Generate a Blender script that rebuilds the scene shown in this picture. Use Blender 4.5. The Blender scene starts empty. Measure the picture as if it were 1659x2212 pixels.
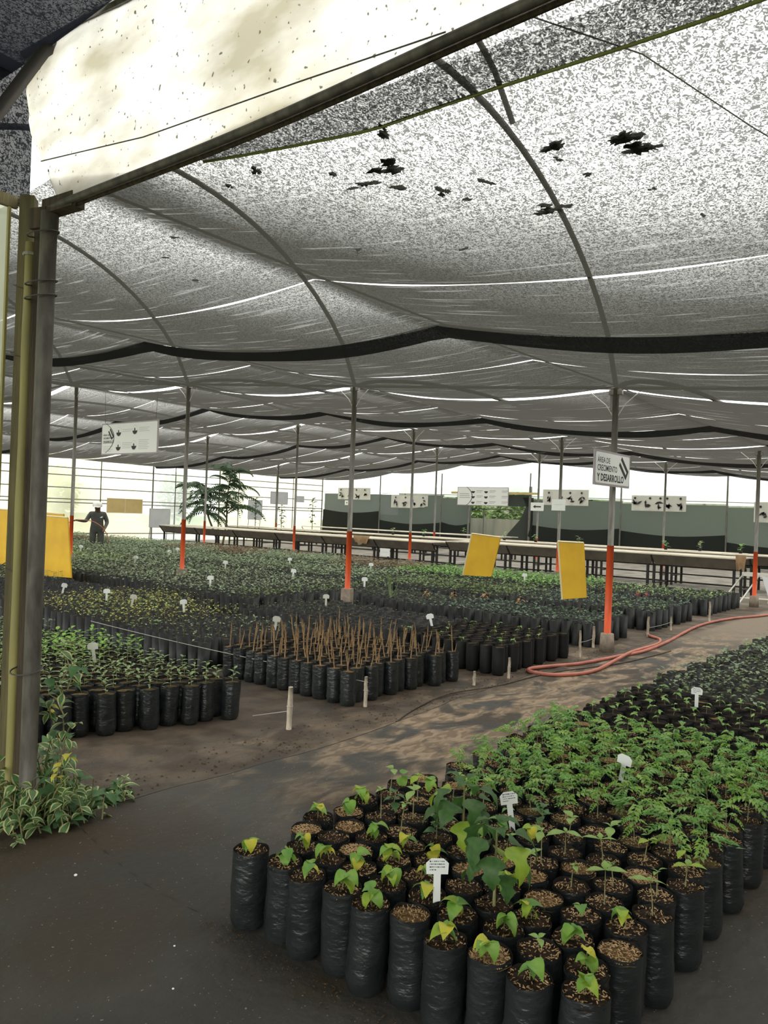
import bpy, math, random
import numpy as np
from mathutils import Vector, Matrix, noise as mnoise

random.seed(7); rng = np.random.default_rng(7)
scene = bpy.context.scene
COL = scene.collection
PI = math.pi
# World axes: X runs along the aisle (right and away), Y runs across the beds (left and away), Z is up. Metres.

# ------------------------------------------------------------------ camera
def make_camera():
    th, roll, pitch = math.radians(39.0), math.radians(2.16), 3.5 / 1680
    F = Vector((math.cos(th), math.sin(th), 0)); R = Vector((math.sin(th), -math.cos(th), 0)); U = Vector((0, 0, 1))
    F2 = F * math.cos(pitch) + U * math.sin(pitch); U2 = U * math.cos(pitch) - F * math.sin(pitch)
    right = R * math.cos(roll) + U2 * math.sin(roll); up = -R * math.sin(roll) + U2 * math.cos(roll)
    cam = bpy.data.cameras.new('camera'); cam.sensor_fit = 'HORIZONTAL'; cam.sensor_width = 36
    cam.lens = 1680 / 1659 * 36; cam.clip_start = .05; cam.clip_end = 300
    ob = bpy.data.objects.new('camera', cam); COL.objects.link(ob)
    m = Matrix((right, up, -F2)).transposed().to_4x4(); m.translation = Vector((0, 0, 1.55))
    ob.matrix_world = m; scene.camera = ob
make_camera()

# ------------------------------------------------------------------ sky, light, exposure
SKY = 3.2
w = bpy.data.worlds.new('overcast_sky'); scene.world = w; w.use_nodes = True
bg = w.node_tree.nodes['Background']; bg.inputs[0].default_value = (.99, 1.0, .94, 1); bg.inputs[1].default_value = SKY
sl = bpy.data.lights.new('sun', 'SUN'); sl.energy = 1.6; sl.angle = math.radians(25); sl.color = (1, .94, .82)
so = bpy.data.objects.new('sun', sl); COL.objects.link(so)
so.rotation_euler = Vector((-.45, .35, -1)).to_track_quat('-Z', 'Y').to_euler()
vs = scene.view_settings; vs.view_transform = 'Standard'; vs.look = 'None'; vs.gamma = 1; vs.exposure = 0.0; vs.use_curve_mapping = False

# ------------------------------------------------------------------ materials
MATS = {}
def nodes_of(name):
    m = bpy.data.materials.new(name); m.use_nodes = True; nt = m.node_tree; nt.nodes.clear(); MATS[name] = m
    out = nt.nodes.new('ShaderNodeOutputMaterial')
    def N(t, **kw):
        n = nt.nodes.new('ShaderNode' + t)
        for k, v in kw.items(): setattr(n, k, v)
        return n
    return m, nt, out, N
def c4(c): return (c[0], c[1], c[2], 1)
def mat(name, col, col2=None, nscale=8, rough=.6, spec=.4, metal=0, bump=0, bscale=60, transl=0, stretch=None, lo=.35, hi=.65):
    m, nt, out, N = nodes_of(name); L = nt.links.new
    p = N('BsdfPrincipled'); p.inputs['Roughness'].default_value = rough; p.inputs['Metallic'].default_value = metal
    p.inputs['Specular IOR Level'].default_value = spec
    tc = N('TexCoord'); vec = tc.outputs['Object']
    if stretch:
        mp = N('Mapping'); mp.inputs['Scale'].default_value = stretch; L(vec, mp.inputs[0]); vec = mp.outputs[0]
    if col2:
        nz = N('TexNoise'); nz.inputs['Scale'].default_value = nscale; nz.inputs['Detail'].default_value = 4; L(vec, nz.inputs[0])
        mr = N('MapRange'); mr.inputs[1].default_value = lo; mr.inputs[2].default_value = hi; L(nz.outputs[0], mr.inputs[0])
        mx = N('Mix', data_type='RGBA'); mx.inputs[6].default_value = c4(col); mx.inputs[7].default_value = c4(col2)
        L(mr.outputs[0], mx.inputs[0]); csrc = mx.outputs[2]; L(csrc, p.inputs['Base Color'])
    else:
        p.inputs['Base Color'].default_value = c4(col); csrc = None
    if bump:
        nb = N('TexNoise'); nb.inputs['Scale'].default_value = bscale; nb.inputs['Detail'].default_value = 5; L(vec, nb.inputs[0])
        b = N('Bump'); b.inputs['Strength'].default_value = bump; b.inputs['Distance'].default_value = .01; L(nb.outputs[0], b.inputs['Height']); L(b.outputs[0], p.inputs['Normal'])
    if transl:
        t = N('BsdfTranslucent'); t.inputs[0].default_value = c4(col)
        if csrc: L(csrc, t.inputs[0])
        ms = N('MixShader'); ms.inputs[0].default_value = transl; L(p.outputs[0], ms.inputs[1]); L(t.outputs[0], ms.inputs[2]); L(ms.outputs[0], out.inputs[0])
    else:
        L(p.outputs[0], out.inputs[0])
    return m

def cloth_mat(name, open_max, open_min, f0, f1, transl_col, diff_col, slit=.3, stripes=(26, 1.2), slit_at=.60, grain=1.0, scale=62):
    """Knitted shade net: the yarns are thick, so the net opens when looked through straight and closes at a flat angle;
    the knit has parted here and there into fine slits along its length."""
    m, nt, out, N = nodes_of(name); L = nt.links.new
    tc = N('TexCoord')
    lw = N('LayerWeight'); lw.inputs[0].default_value = .5
    mr = N('MapRange', interpolation_type='SMOOTHSTEP'); L(lw.outputs['Facing'], mr.inputs[0])
    mr.inputs[1].default_value = f0; mr.inputs[2].default_value = f1; mr.inputs[3].default_value = open_max; mr.inputs[4].default_value = open_min
    n1 = N('TexNoise'); n1.inputs['Scale'].default_value = scale; n1.inputs['Detail'].default_value = 1; n1.inputs['Distortion'].default_value = 1.6; L(tc.outputs['Object'], n1.inputs[0])
    r1 = N('MapRange'); L(n1.outputs[0], r1.inputs[0]); r1.inputs[1].default_value = .44; r1.inputs[2].default_value = .56; r1.inputs[3].default_value = 1 - .85 * grain; r1.inputs[4].default_value = 1 + .85 * grain
    mp = N('Mapping'); mp.inputs['Scale'].default_value = (stripes[0], stripes[1], 1); L(tc.outputs['Object'], mp.inputs[0])
    n2 = N('TexNoise'); n2.inputs['Scale'].default_value = 1; n2.inputs['Detail'].default_value = 4; L(mp.outputs[0], n2.inputs[0])
    r2 = N('MapRange'); L(n2.outputs[0], r2.inputs[0]); r2.inputs[1].default_value = slit_at; r2.inputs[2].default_value = slit_at + .07; r2.inputs[3].default_value = 0; r2.inputs[4].default_value = slit
    a = N('Math', operation='MULTIPLY'); L(mr.outputs[0], a.inputs[0]); L(r1.outputs[0], a.inputs[1])
    b = N('Math', operation='ADD', use_clamp=True); L(a.outputs[0], b.inputs[0]); L(r2.outputs[0], b.inputs[1])
    tl = N('BsdfTranslucent'); tl.inputs[0].default_value = c4(transl_col)
    df = N('BsdfDiffuse'); df.inputs[0].default_value = c4(diff_col)
    ad = N('AddShader'); L(tl.outputs[0], ad.inputs[0]); L(df.outputs[0], ad.inputs[1])
    tr = N('BsdfTransparent')
    ms = N('MixShader'); L(b.outputs[0], ms.inputs[0]); L(ad.outputs[0], ms.inputs[1]); L(tr.outputs[0], ms.inputs[2])
    L(ms.outputs[0], out.inputs[0]); return m

def film_mat(name, tcol, tcol2, transp=.2, nscale=3, gloss=.06, stretch=None, spots=0):
    m, nt, out, N = nodes_of(name); L = nt.links.new
    tc = N('TexCoord'); vec = tc.outputs['Object']
    if stretch:
        mp = N('Mapping'); mp.inputs['Scale'].default_value = stretch; L(vec, mp.inputs[0]); vec = mp.outputs[0]
    nz = N('TexNoise'); nz.inputs['Scale'].default_value = nscale; nz.inputs['Detail'].default_value = 5; L(vec, nz.inputs[0])
    mr = N('MapRange'); L(nz.outputs[0], mr.inputs[0]); mr.inputs[1].default_value = .38; mr.inputs[2].default_value = .66
    mx = N('Mix', data_type='RGBA'); mx.inputs[6].default_value = c4(tcol); mx.inputs[7].default_value = c4(tcol2); L(mr.outputs[0], mx.inputs[0])
    col = mx.outputs[2]
    if spots:
        n3 = N('TexNoise'); n3.inputs['Scale'].default_value = spots; n3.inputs['Detail'].default_value = 1; L(tc.outputs['Object'], n3.inputs[0])
        r3 = N('MapRange'); L(n3.outputs[0], r3.inputs[0]); r3.inputs[1].default_value = .70; r3.inputs[2].default_value = .75
        m3 = N('Mix', data_type='RGBA'); L(r3.outputs[0], m3.inputs[0]); L(col, m3.inputs[6]); m3.inputs[7].default_value = (.12, .11, .07, 1); col = m3.outputs[2]
    tl = N('BsdfTranslucent'); L(col, tl.inputs[0]); df = N('BsdfDiffuse'); df.inputs[0].default_value = (.25, .25, .22, 1)
    s1 = N('MixShader'); s1.inputs[0].default_value = .15; L(tl.outputs[0], s1.inputs[1]); L(df.outputs[0], s1.inputs[2])
    tr = N('BsdfTransparent'); s2 = N('MixShader'); s2.inputs[0].default_value = transp; L(s1.outputs[0], s2.inputs[1]); L(tr.outputs[0], s2.inputs[2])
    gl = N('BsdfGlossy'); gl.inputs['Roughness'].default_value = .35
    s3 = N('MixShader'); s3.inputs[0].default_value = gloss; L(s2.outputs[0], s3.inputs[1]); L(gl.outputs[0], s3.inputs[2])
    L(s3.outputs[0], out.inputs[0]); return m

def leaf_attr_mat(name):
    m, nt, out, N = nodes_of(name); L = nt.links.new
    at = N('Attribute'); at.attribute_name = 'leafcol'
    p = N('BsdfPrincipled'); p.inputs['Roughness'].default_value = .5; p.inputs['Specular IOR Level'].default_value = .35; L(at.outputs[0], p.inputs['Base Color'])
    t = N('BsdfTranslucent'); L(at.outputs[0], t.inputs[0])
    ms = N('MixShader'); ms.inputs[0].default_value = .35; L(p.outputs[0], ms.inputs[1]); L(t.outputs[0], ms.inputs[2]); L(ms.outputs[0], out.inputs[0]); return m

def floor_mat():
    """Worn black ground cover with reddish brown wet soil and pale dried dust lying on it."""
    m, nt, out, N = nodes_of('ground_cover'); L = nt.links.new
    tc = N('TexCoord'); vec = tc.outputs['Object']
    def noise(scale, det=5, st=None, dist=0):
        v = vec
        if st:
            mp = N('Mapping'); mp.inputs['Scale'].default_value = st; L(vec, mp.inputs[0]); v = mp.outputs[0]
        n = N('TexNoise'); n.inputs['Scale'].default_value = scale; n.inputs['Detail'].default_value = det; n.inputs['Distortion'].default_value = dist; L(v, n.inputs[0]); return n.outputs[0]
    def mrange(s, a, b, c=0, d=1):
        r = N('MapRange', interpolation_type='SMOOTHSTEP'); L(s, r.inputs[0])
        for i, x in enumerate((a, b, c, d)): r.inputs[i + 1].default_value = x
        return r.outputs[0]
    def mix(f, a, b):
        x = N('Mix', data_type='RGBA'); L(f, x.inputs[0])
        for i, q in ((6, a), (7, b)):
            if isinstance(q, tuple): x.inputs[i].default_value = c4(q)
            else: L(q, x.inputs[i])
        return x.outputs[2]
    def mul(a, b):
        x = N('Math', operation='MULTIPLY'); L(a, x.inputs[0]); L(b, x.inputs[1]); return x.outputs[0]
    sep = N('SeparateXYZ'); L(vec, sep.inputs[0]); X, Y = sep.outputs[0], sep.outputs[1]
    base = mix(mrange(noise(1.3), .35, .7), (.036, .034, .029), (.056, .052, .045))
    wet = mrange(noise(.9, 6, None, .6), .48, .66)
    base = mix(wet, base, (.044, .031, .020))
    # dust trodden along the aisle, past the first metres of it
    band = mul(mul(mrange(Y, 2.2, 2.7), mrange(Y, 4.3, 3.9)), mrange(X, 2.2, 4.4))
    dust = mul(band, mrange(noise(1.5, 8, (1, 1.8, 1), 1.2), .42, .56))
    base = mix(dust, base, mix(mrange(noise(6, 5, (1, 2.5, 1), 1.0), .42, .58), (.15, .103, .064), (.27, .198, .132)))
    far = mrange(X, 9, 13); farf = mul(far, mrange(Y, 4.6, 4.0))
    base = mix(farf, base, (.18, .14, .10))
    soil = mul(mrange(Y, 3.45, 3.6), mrange(noise(2.2, 6, None, .5), .2, .62)); base = mix(soil, base, mix(mrange(noise(3.5, 5), .4, .62), (.045, .031, .021), (.088, .064, .044)))
    back = mrange(X, 16.2, 16.9); base = mix(back, base, mix(mrange(noise(2.0), .4, .6), (.16, .145, .12), (.26, .235, .20)))
    spk = mrange(noise(85, 1), .74, .77); base = mix(spk, base, (.22, .20, .17))
    p = N('BsdfPrincipled'); L(base, p.inputs['Base Color']); p.inputs['Roughness'].default_value = .72; p.inputs['Specular IOR Level'].default_value = .3
    b = N('Bump'); b.inputs['Strength'].default_value = .6; b.inputs['Distance'].default_value = .02; L(noise(14, 6), b.inputs['Height']); L(b.outputs[0], p.inputs['Normal'])
    L(p.outputs[0], out.inputs[0]); return m

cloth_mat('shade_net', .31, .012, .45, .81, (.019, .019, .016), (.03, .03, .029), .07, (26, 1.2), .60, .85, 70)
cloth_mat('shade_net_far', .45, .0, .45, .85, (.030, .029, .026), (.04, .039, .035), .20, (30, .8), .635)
cloth_mat('dense_net', .035, .0, .30, .62, (.003, .0035, .005), (.010, .011, .014), .0)
cloth_mat('double_net', .02, .0, .3, .75, (.006, .006, .006), (.015, .015, .015), .03)
cloth_mat('wall_net', .01, .01, .3, .9, (.050, .058, .050), (.045, .052, .045), 0, (1, 3))
cloth_mat('wall_net_dark', .005, .005, .3, .9, (.018, .020, .018), (.025, .027, .024), 0, (1, 3))
film_mat('fascia_film', (.98, .97, .92), (.46, .42, .31), .015, 1.6, .05, (1, 1, 2.4), 42)
film_mat('wall_film', (.93, .92, .72), (.88, .85, .60), .10, .7)
film_mat('wall_film_white', (.90, .94, .98), (.86, .90, .94), .35, .5)
film_mat('curtain_film', (.46, .48, .36), (.30, .32, .23), .12, 3, .12, (1, 1, .4))
leaf_attr_mat('leaf_mixed'); floor_mat()
mat('bag', (.015, .018, .019), (.026, .030, .031), 7, rough=.24, spec=.7, bump=.55, bscale=26, stretch=(1, 1, 2.0))
mat('bag_far', (.010, .011, .011), (.018, .019, .019), 5, rough=.55, spec=.3, bump=.4, bscale=25)
mat('bag_inside', (.015, .012, .01), rough=.6)
mat('soil', (.016, .010, .006), (.044, .026, .014), 60, rough=.9, spec=.15, bump=.9, bscale=120)
mat('husk_soil', (.09, .052, .022), (.20, .125, .055), 90, rough=.9, spec=.15, bump=.9, bscale=120)
mat('moss_soil', (.045, .030, .014), (.11, .080, .028), 25, rough=.9, spec=.15, bump=.8, bscale=90)
mat('husk_chip', (.52, .36, .19), (.26, .15, .07), 40, rough=.8, spec=.2)
LG = {'lime': ((.40, .52, .06), (.28, .44, .045)), 'yellow': ((.70, .62, .07), (.55, .55, .06)), 'mid': ((.14, .31, .07), (.20, .38, .08)),
      'pale': ((.26, .42, .11), (.34, .50, .14)), 'blue': ((.065, .165, .055), (.10, .215, .075)), 'fern': ((.16, .34, .09), (.25, .44, .13)),
      'dark': ((.05, .125, .032), (.085, .18, .05)), 'spring': ((.28, .47, .08), (.18, .37, .06)), 'sprig': ((.20, .30, .12), (.30, .40, .18)), 'tree': ((.045, .085, .045), (.08, .13, .06))}
for k, (a, b) in LG.items(): mat('leaf_' + k, a, b, 30, rough=.45, spec=.4, transl=.35)
mat('leaf_cream', (.62, .62, .30), (.50, .55, .22), 30, rough=.45, transl=.3)
mat('leaf_variegated', (.07, .15, .06), (.12, .22, .08), 40, rough=.4, transl=.25)
mat('leaf_gold', (.72, .62, .10), (.60, .55, .08), 30, rough=.45, transl=.3)
mat('leaf_rust', (.42, .17, .07), (.35, .25, .12), 30, rough=.6, transl=.3)
mat('leaf_red', (.35, .05, .05), (.22, .05, .04), 30, rough=.6, transl=.3)
mat('stem', (.24, .26, .10), (.30, .24, .12), 40, rough=.6)
mat('stick', (.36, .23, .11), (.22, .14, .07), 40, rough=.8, stretch=(4, 4, 1))
mat('tag_white', (.84, .86, .84), rough=.5)
mat('ink', (.03, .03, .03), rough=.6)
mat('print_grey', (.42, .42, .40), rough=.6)
mat('print_soft', (.62, .63, .62), rough=.6)
mat('steel', (.20, .19, .165), (.13, .122, .105), 25, rough=.5, spec=.5, metal=.35, stretch=(1, 1, .2))
mat('orange_paint', (.82, .11, .025), (.62, .085, .03), 12, rough=.45, stretch=(1, 1, .3))
mat('concrete', (.34, .28, .22), (.24, .19, .15), 18, rough=.9, bump=.6, bscale=40)
mat('wire', (.09, .085, .075), rough=.6)
mat('pale_wire', (.55, .53, .48), rough=.6)
mat('hoop_pipe', (.045, .040, .036), rough=.6)
mat('wood_olive', (.20, .17, .075), (.12, .10, .05), 6, rough=.7, bump=.4, bscale=30, stretch=(6, 6, .5))
mat('wood_brown', (.115, .085, .055), (.06, .044, .03), 6, rough=.8, bump=.5, bscale=30, stretch=(6, 6, .4))
mat('bamboo', (.42, .37, .13), (.30, .27, .11), 5, rough=.55, stretch=(4, 4, .4))
mat('pipe_grey', (.17, .155, .13), (.085, .075, .065), 10, rough=.55, spec=.4, metal=.2, bump=.2, stretch=(2, 2, .6))
mat('board_yellow', (.66, .39, .010), (.58, .33, .008), 3, rough=.55)
mat('board_edge', (.72, .62, .38), rough=.6)
mat('sign_white', (.80, .81, .79), rough=.4)
mat('sign_frame', (.36, .32, .33), rough=.5)
mat('poster', (.68, .67, .60), (.62, .61, .54), 3, rough=.6)
mat('board_grey', (.55, .57, .58), (.48, .50, .51), 2, rough=.4)
mat('board_tan', (.60, .46, .20), (.52, .39, .16), 2, rough=.6)
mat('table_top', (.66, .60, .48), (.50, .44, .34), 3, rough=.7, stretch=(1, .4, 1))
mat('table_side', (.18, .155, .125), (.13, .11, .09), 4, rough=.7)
mat('table_leg', (.022, .02, .018), rough=.6)
mat('curb', (.50, .46, .38), (.38, .34, .28), 5, rough=.85)
mat('hose_red', (.50, .165, .115), (.38, .115, .08), 6, rough=.45)
mat('stake', (.58, .50, .40), (.40, .33, .25), 25, rough=.8, stretch=(3, 3, .8))
mat('string', (.40, .38, .34), rough=.8)
mat('paper_brown', (.40, .26, .14), (.30, .19, .10), 10, rough=.8, transl=.2)
mat('pvc_white', (.70, .70, .64), rough=.4)
mat('debris', (.012, .010, .008), rough=.9)
mat('shirt', (.085, .085, .08), (.06, .06, .056), 8, rough=.85)
mat('trousers', (.075, .078, .068), (.05, .052, .046), 8, rough=.85)
mat('skin', (.13, .065, .04), rough=.55)
mat('cap_white', (.78, .76, .72), rough=.7)
mat('outside_grass', (.10, .16, .03), (.20, .28, .06), 2, rough=.9)
mat('outside_wall', (.22, .23, .18), (.32, .32, .25), 1.5, rough=.9, stretch=(1, 2, .3))
mat('cord_green', (.30, .32, .10), rough=.8)
mat('bark', (.16, .12, .08), rough=.9)
mat('tape_yellow', (.70, .50, .12), rough=.5)

# ------------------------------------------------------------------ mesh helpers
class MB:
    def __init__(s): s.v = []; s.f = []; s.m = []
    def face(s, pts, mi=0):
        n = len(s.v); s.v += [tuple(p) for p in pts]; s.f.append(tuple(range(n, n + len(pts)))); s.m.append(mi)
    def grid(s, rows, mi=0, close=False):
        n = len(s.v); k = len(rows[0])
        for r in rows: s.v += [tuple(p) for p in r]
        for i in range(len(rows) - 1):
            for j in range(k if close else k - 1):
                j2 = (j + 1) % k
                s.f.append((n + i * k + j, n + i * k + j2, n + (i + 1) * k + j2, n + (i + 1) * k + j)); s.m.append(mi)
        return n
    def box(s, c, d, rz=0, mi=0, taper=1.0):
        hx, hy, hz = d[0] / 2, d[1] / 2, d[2] / 2; co, si = math.cos(rz), math.sin(rz); P = []
        for z, t in ((-hz, 1), (hz, taper)):
            for x, y in ((-hx, -hy), (hx, -hy), (hx, hy), (-hx, hy)):
                x *= t; y *= t; P.append((c[0] + x * co - y * si, c[1] + x * si + y * co, c[2] + z))
        n = len(s.v); s.v += P
        for q in ((3, 2, 1, 0), (4, 5, 6, 7), (0, 1, 5, 4), (1, 2, 6, 5), (2, 3, 7, 6), (3, 0, 4, 7)):
            s.f.append(tuple(n + i for i in q)); s.m.append(mi)
    def bar(s, a, b, wx, wy, mi=0):
        s.tube([a, b], [max(wx, wy) * .7, max(wx, wy) * .7], 4, mi)
    def tube(s, pts, rad, seg=8, mi=0, cap=True):
        pts = [Vector(p) for p in pts]
        if not hasattr(rad, '__len__'): rad = [rad] * len(pts)
        rows = []; prev = None
        for i, p in enumerate(pts):
            d = (pts[min(i + 1, len(pts) - 1)] - pts[max(i - 1, 0)]).normalized()
            if prev is None:
                a = Vector((0, 0, 1)) if abs(d.z) < .9 else Vector((1, 0, 0)); x = d.cross(a).normalized()
            else: x = (prev - d * prev.dot(d)).normalized()
            prev = x; y = d.cross(x)
            rows.append([p + (x * math.cos(2 * PI * k / seg) + y * math.sin(2 * PI * k / seg)) * rad[i] for k in range(seg)])
        n = s.grid(rows, mi, True)
        if cap:
            s.f.append(tuple(n + k for k in range(seg))); s.m.append(mi)
            e = n + (len(pts) - 1) * seg; s.f.append(tuple(e + seg - 1 - k for k in range(seg))); s.m.append(mi)
    def lathe(s, prof, seg=16, mi=0, c=(0, 0, 0)):
        s.grid([[(c[0] + r * math.cos(2 * PI * k / seg), c[1] + r * math.sin(2 * PI * k / seg), c[2] + z) for k in range(seg)] for r, z in prof], mi, True)
    def prism(s, outline, y0, y1, mi=0):
        """outline in local XZ, extruded along local Y"""
        n = len(s.v); k = len(outline)
        s.v += [(x, y0, z) for x, z in outline] + [(x, y1, z) for x, z in outline]
        s.f.append(tuple(n + i for i in range(k))); s.m.append(mi)
        s.f.append(tuple(n + k + k - 1 - i for i in range(k))); s.m.append(mi)
        for i in range(k):
            j = (i + 1) % k; s.f.append((n + i, n + k + i, n + k + j, n + j)); s.m.append(mi)
    def mesh(s, name, mats, smooth=False):
        me = bpy.data.meshes.new(name); me.from_pydata(s.v, [], s.f)
        for m in (mats if isinstance(mats, (list, tuple)) else [mats]): me.materials.append(MATS[m])
        if any(s.m): me.polygons.foreach_set('material_index', s.m)
        if smooth: me.polygons.foreach_set('use_smooth', [True] * len(s.f))
        me.update(); return me

def put(name, me, parent=None, loc=(0, 0, 0), rot=(0, 0, 0), scale=1.0):
    o = bpy.data.objects.new(name, me); COL.objects.link(o); o.parent = parent
    o.location = loc; o.rotation_euler = rot; o.scale = (scale,) * 3 if not hasattr(scale, '__len__') else scale
    return o
def tag(o, label=None, cat=None, group=None, kind=None):
    if label: o['label'] = label
    if cat: o['category'] = cat
    if group: o['group'] = group
    if kind: o['kind'] = kind
    return o
def thing(name, label, cat, loc=(0, 0, 0), rz=0, group=None):
    return tag(put(name, None, None, loc, (0, 0, rz)), label, cat, group)
def struct(name, me, label=None, parent=None):
    o = put(name, me, parent)
    if parent is None: o['kind'] = 'structure'
    if label: o['label'] = label
    return o
def smoothline(pts, n=6):
    P = [Vector(p) for p in pts]; out = []
    for i in range(len(P) - 1):
        a, b, c, d = P[max(i - 1, 0)], P[i], P[i + 1], P[min(i + 2, len(P) - 1)]
        for k in range(n):
            t = k / n; out.append(.5 * ((2 * b) + (c - a) * t + (2 * a - 5 * b + 4 * c - d) * t * t + (3 * b - a - 3 * c + d) * t ** 3))
    out.append(P[-1]); return out
def facing(x, y): return math.atan2(-x, y)      # yaw that turns a plate's front towards the aisle entrance

# ------------------------------------------------------------------ roof shape
ROWS = [1.54, 8.97, 16.40, 23.80, 31.20]
VL = [-8.7, -4.55, -.4, 3.75, 7.93, 12.10, 16.30, 20.50, 24.70, 29.60]
HV = [2.55, 2.62, 2.86, 3.16, 3.49, 3.84, 4.17, 4.0, 3.65, 3.30]
SAG = .17
def roof_z(u, v, sag=SAG):
    h = np.interp(v, VL, HV); k = np.clip(np.searchsorted(VL, v) - 1, 0, len(VL) - 2)
    a = np.array(VL)[k]; b = np.array(VL)[k + 1]; x = (v - a) / (b - a)
    base = h - 4 * sag * x * (1 - x)
    r = np.clip((u - 1.54) % 7.43 / 7.43, 0, 1)
    return base - .04 * 4 * r * (1 - r)

def build_roof():
    root = put('ceiling', None); root['kind'] = 'structure'; root['label'] = 'black knitted shade net sagging between roof wires'
    for bi in range(4):
        u0 = ROWS[bi]; far = bi >= 1
        du, dv = (.1, .12) if bi == 0 else (.2, .2)
        start = 1.92 if bi == 0 else u0 + .10
        edges = [start, u0 + 2.24, u0 + 3.70, u0 + 5.34, ROWS[bi + 1] - .06]
        for si in range(4):
            a = edges[si] + (.012 if si in (1, 3) else 0); b = edges[si + 1] - (.012 if si in (0, 2) else 0)
            nu = max(3, int((b - a) / du)); us = np.linspace(a, b, nu)
            vsx = np.concatenate([np.linspace(VL[i], VL[i + 1], int((VL[i + 1] - VL[i]) / dv), endpoint=False) for i in range(0, len(VL) - 1)] + [[29.55]])
            UU, VV = np.meshgrid(us, vsx, indexing='ij')
            ZZ = roof_z(UU, VV); t = (UU - a) / (b - a)
            ZZ = ZZ - .012 * 4 * t * (1 - t)
            ZZ = ZZ + .004 * np.sin(VV * 4.1 + UU * 1.2 + bi) * np.sin(UU * 3.3 + si)
            if bi == 0: ZZ = ZZ + np.maximum(0, 3.0 - ZZ) * np.exp(-np.maximum(0, UU - 1.92) / .45)
            mb = MB(); mb.grid([[(UU[i, j], VV[i, j], ZZ[i, j]) for j in range(len(vsx))] for i in range(nu)])
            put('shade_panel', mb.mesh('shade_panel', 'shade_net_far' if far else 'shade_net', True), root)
        # overlapped hem hanging down between the second and third panel
        mb = MB(); uh = edges[2]; rows = []
        vv = np.arange(VL[0], 29.5, .2)
        zt = roof_z(np.full_like(vv, uh), vv)
        for dz, du2 in ((.012, 0.0), (-.04, .05), (-.085, .10)):
            rows.append([(uh + du2, v, z + dz + .012 * math.sin(v * 2.3)) for v, z in zip(vv, zt)])
        mb.grid(rows); put('net_hem', mb.mesh('net_hem', 'double_net', True), root)
    # bay above the entrance: dense net higher up
    mb = MB(); rows = []
    for u in np.linspace(-3.2, 1.88, 30):
        rows.append([(u, v, 3.80 + .02 * math.sin(u * 5 + v * 2) - .10 * (1 - ((u + 2.5) / 4.4) ** 2)) for v in np.linspace(-8.7, 4.3, 50)])
    mb.grid(rows); put('dense_panel', mb.mesh('dense_panel', 'dense_net', True), root)
    # doubled border of the net along the entrance beam, with its green selvedge cord
    mb = MB(); vv = np.arange(-4.4, 2.7, .1); zz = roof_z(np.full_like(vv, 2.1), vv); zz = zz + np.maximum(0, 3.0 - zz) * .66
    mb.grid([[(1.925 + (u - 1.925) * min(1, (2.75 - v) / .9), v, z - .012 - .01 * math.sin(v * 3)) for v, z in zip(vv, zz)] for u in (1.93, 2.02, 2.13)])
    put('border_strip', mb.mesh('border_strip', 'shade_net', True), root)
    mb = MB(); mb.tube([(1.925 + .207 * min(1, (2.75 - v) / .9), v, z - .014 - .01 * math.sin(v * 3)) for v, z in zip(vv, zz)], .006, 5); put('selvedge_cord', mb.mesh('selvedge_cord', 'cord_green', True), root)

def build_frame():
    wires = put('trim_1', None); wires['kind'] = 'structure'; wires['label'] = 'roof wires and gutter pipes'
    for v, h in list(zip(VL, HV))[1:-1]:
        mb = MB(); us = np.arange(1.9, 31.2, .5)
        mb.tube([(u, v, float(roof_z(np.array(u), np.array(v), 0)) + .03) for u in us], .009, 5); put('roof_wire', mb.mesh('roof_wire', 'wire'), wires)
    for u in ROWS[1:4]:
        mb = MB(); mb.tube([(u, v, h) for v, h in zip(VL[1:], HV[1:])], .022, 6); put('gutter_pipe', mb.mesh('gutter_pipe', 'steel'), wires)
    for bi in range(4):
        for v, h in list(zip(VL, HV))[2:9]:
            mb = MB(); c = ROWS[bi] + 3.715; P = []
            for k in range(25):
                x = -1 + 2 * k / 24; P.append((c + 3.715 * x, v, h + (2.1 if bi == 0 else .40) * max(0, 1 - x * x) ** .7))
            mb.tube(P, .032, 6); hp = put('hoop', mb.mesh('hoop', 'hoop_pipe', True), wires)
    mb = MB(); mb.tube(smoothline([(6.28, 3.72, 5.22), (6.05, 3.72, 5.43), (5.83, 3.7, 5.56), (5.3, 3.68, 5.75)]), .03, 6); put('hoop_brace', mb.mesh('hoop_brace', 'hoop_pipe', True), wires)
    mb = MB(); mb.tube([(2.05, 1.62, 3.36), (2.98, 1.19, 3.4), (3.82, .99, 3.4), (6.5, .30, 3.45)], .004, 4); put('high_wire', mb.mesh('high_wire', 'wire'), wires)

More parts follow.
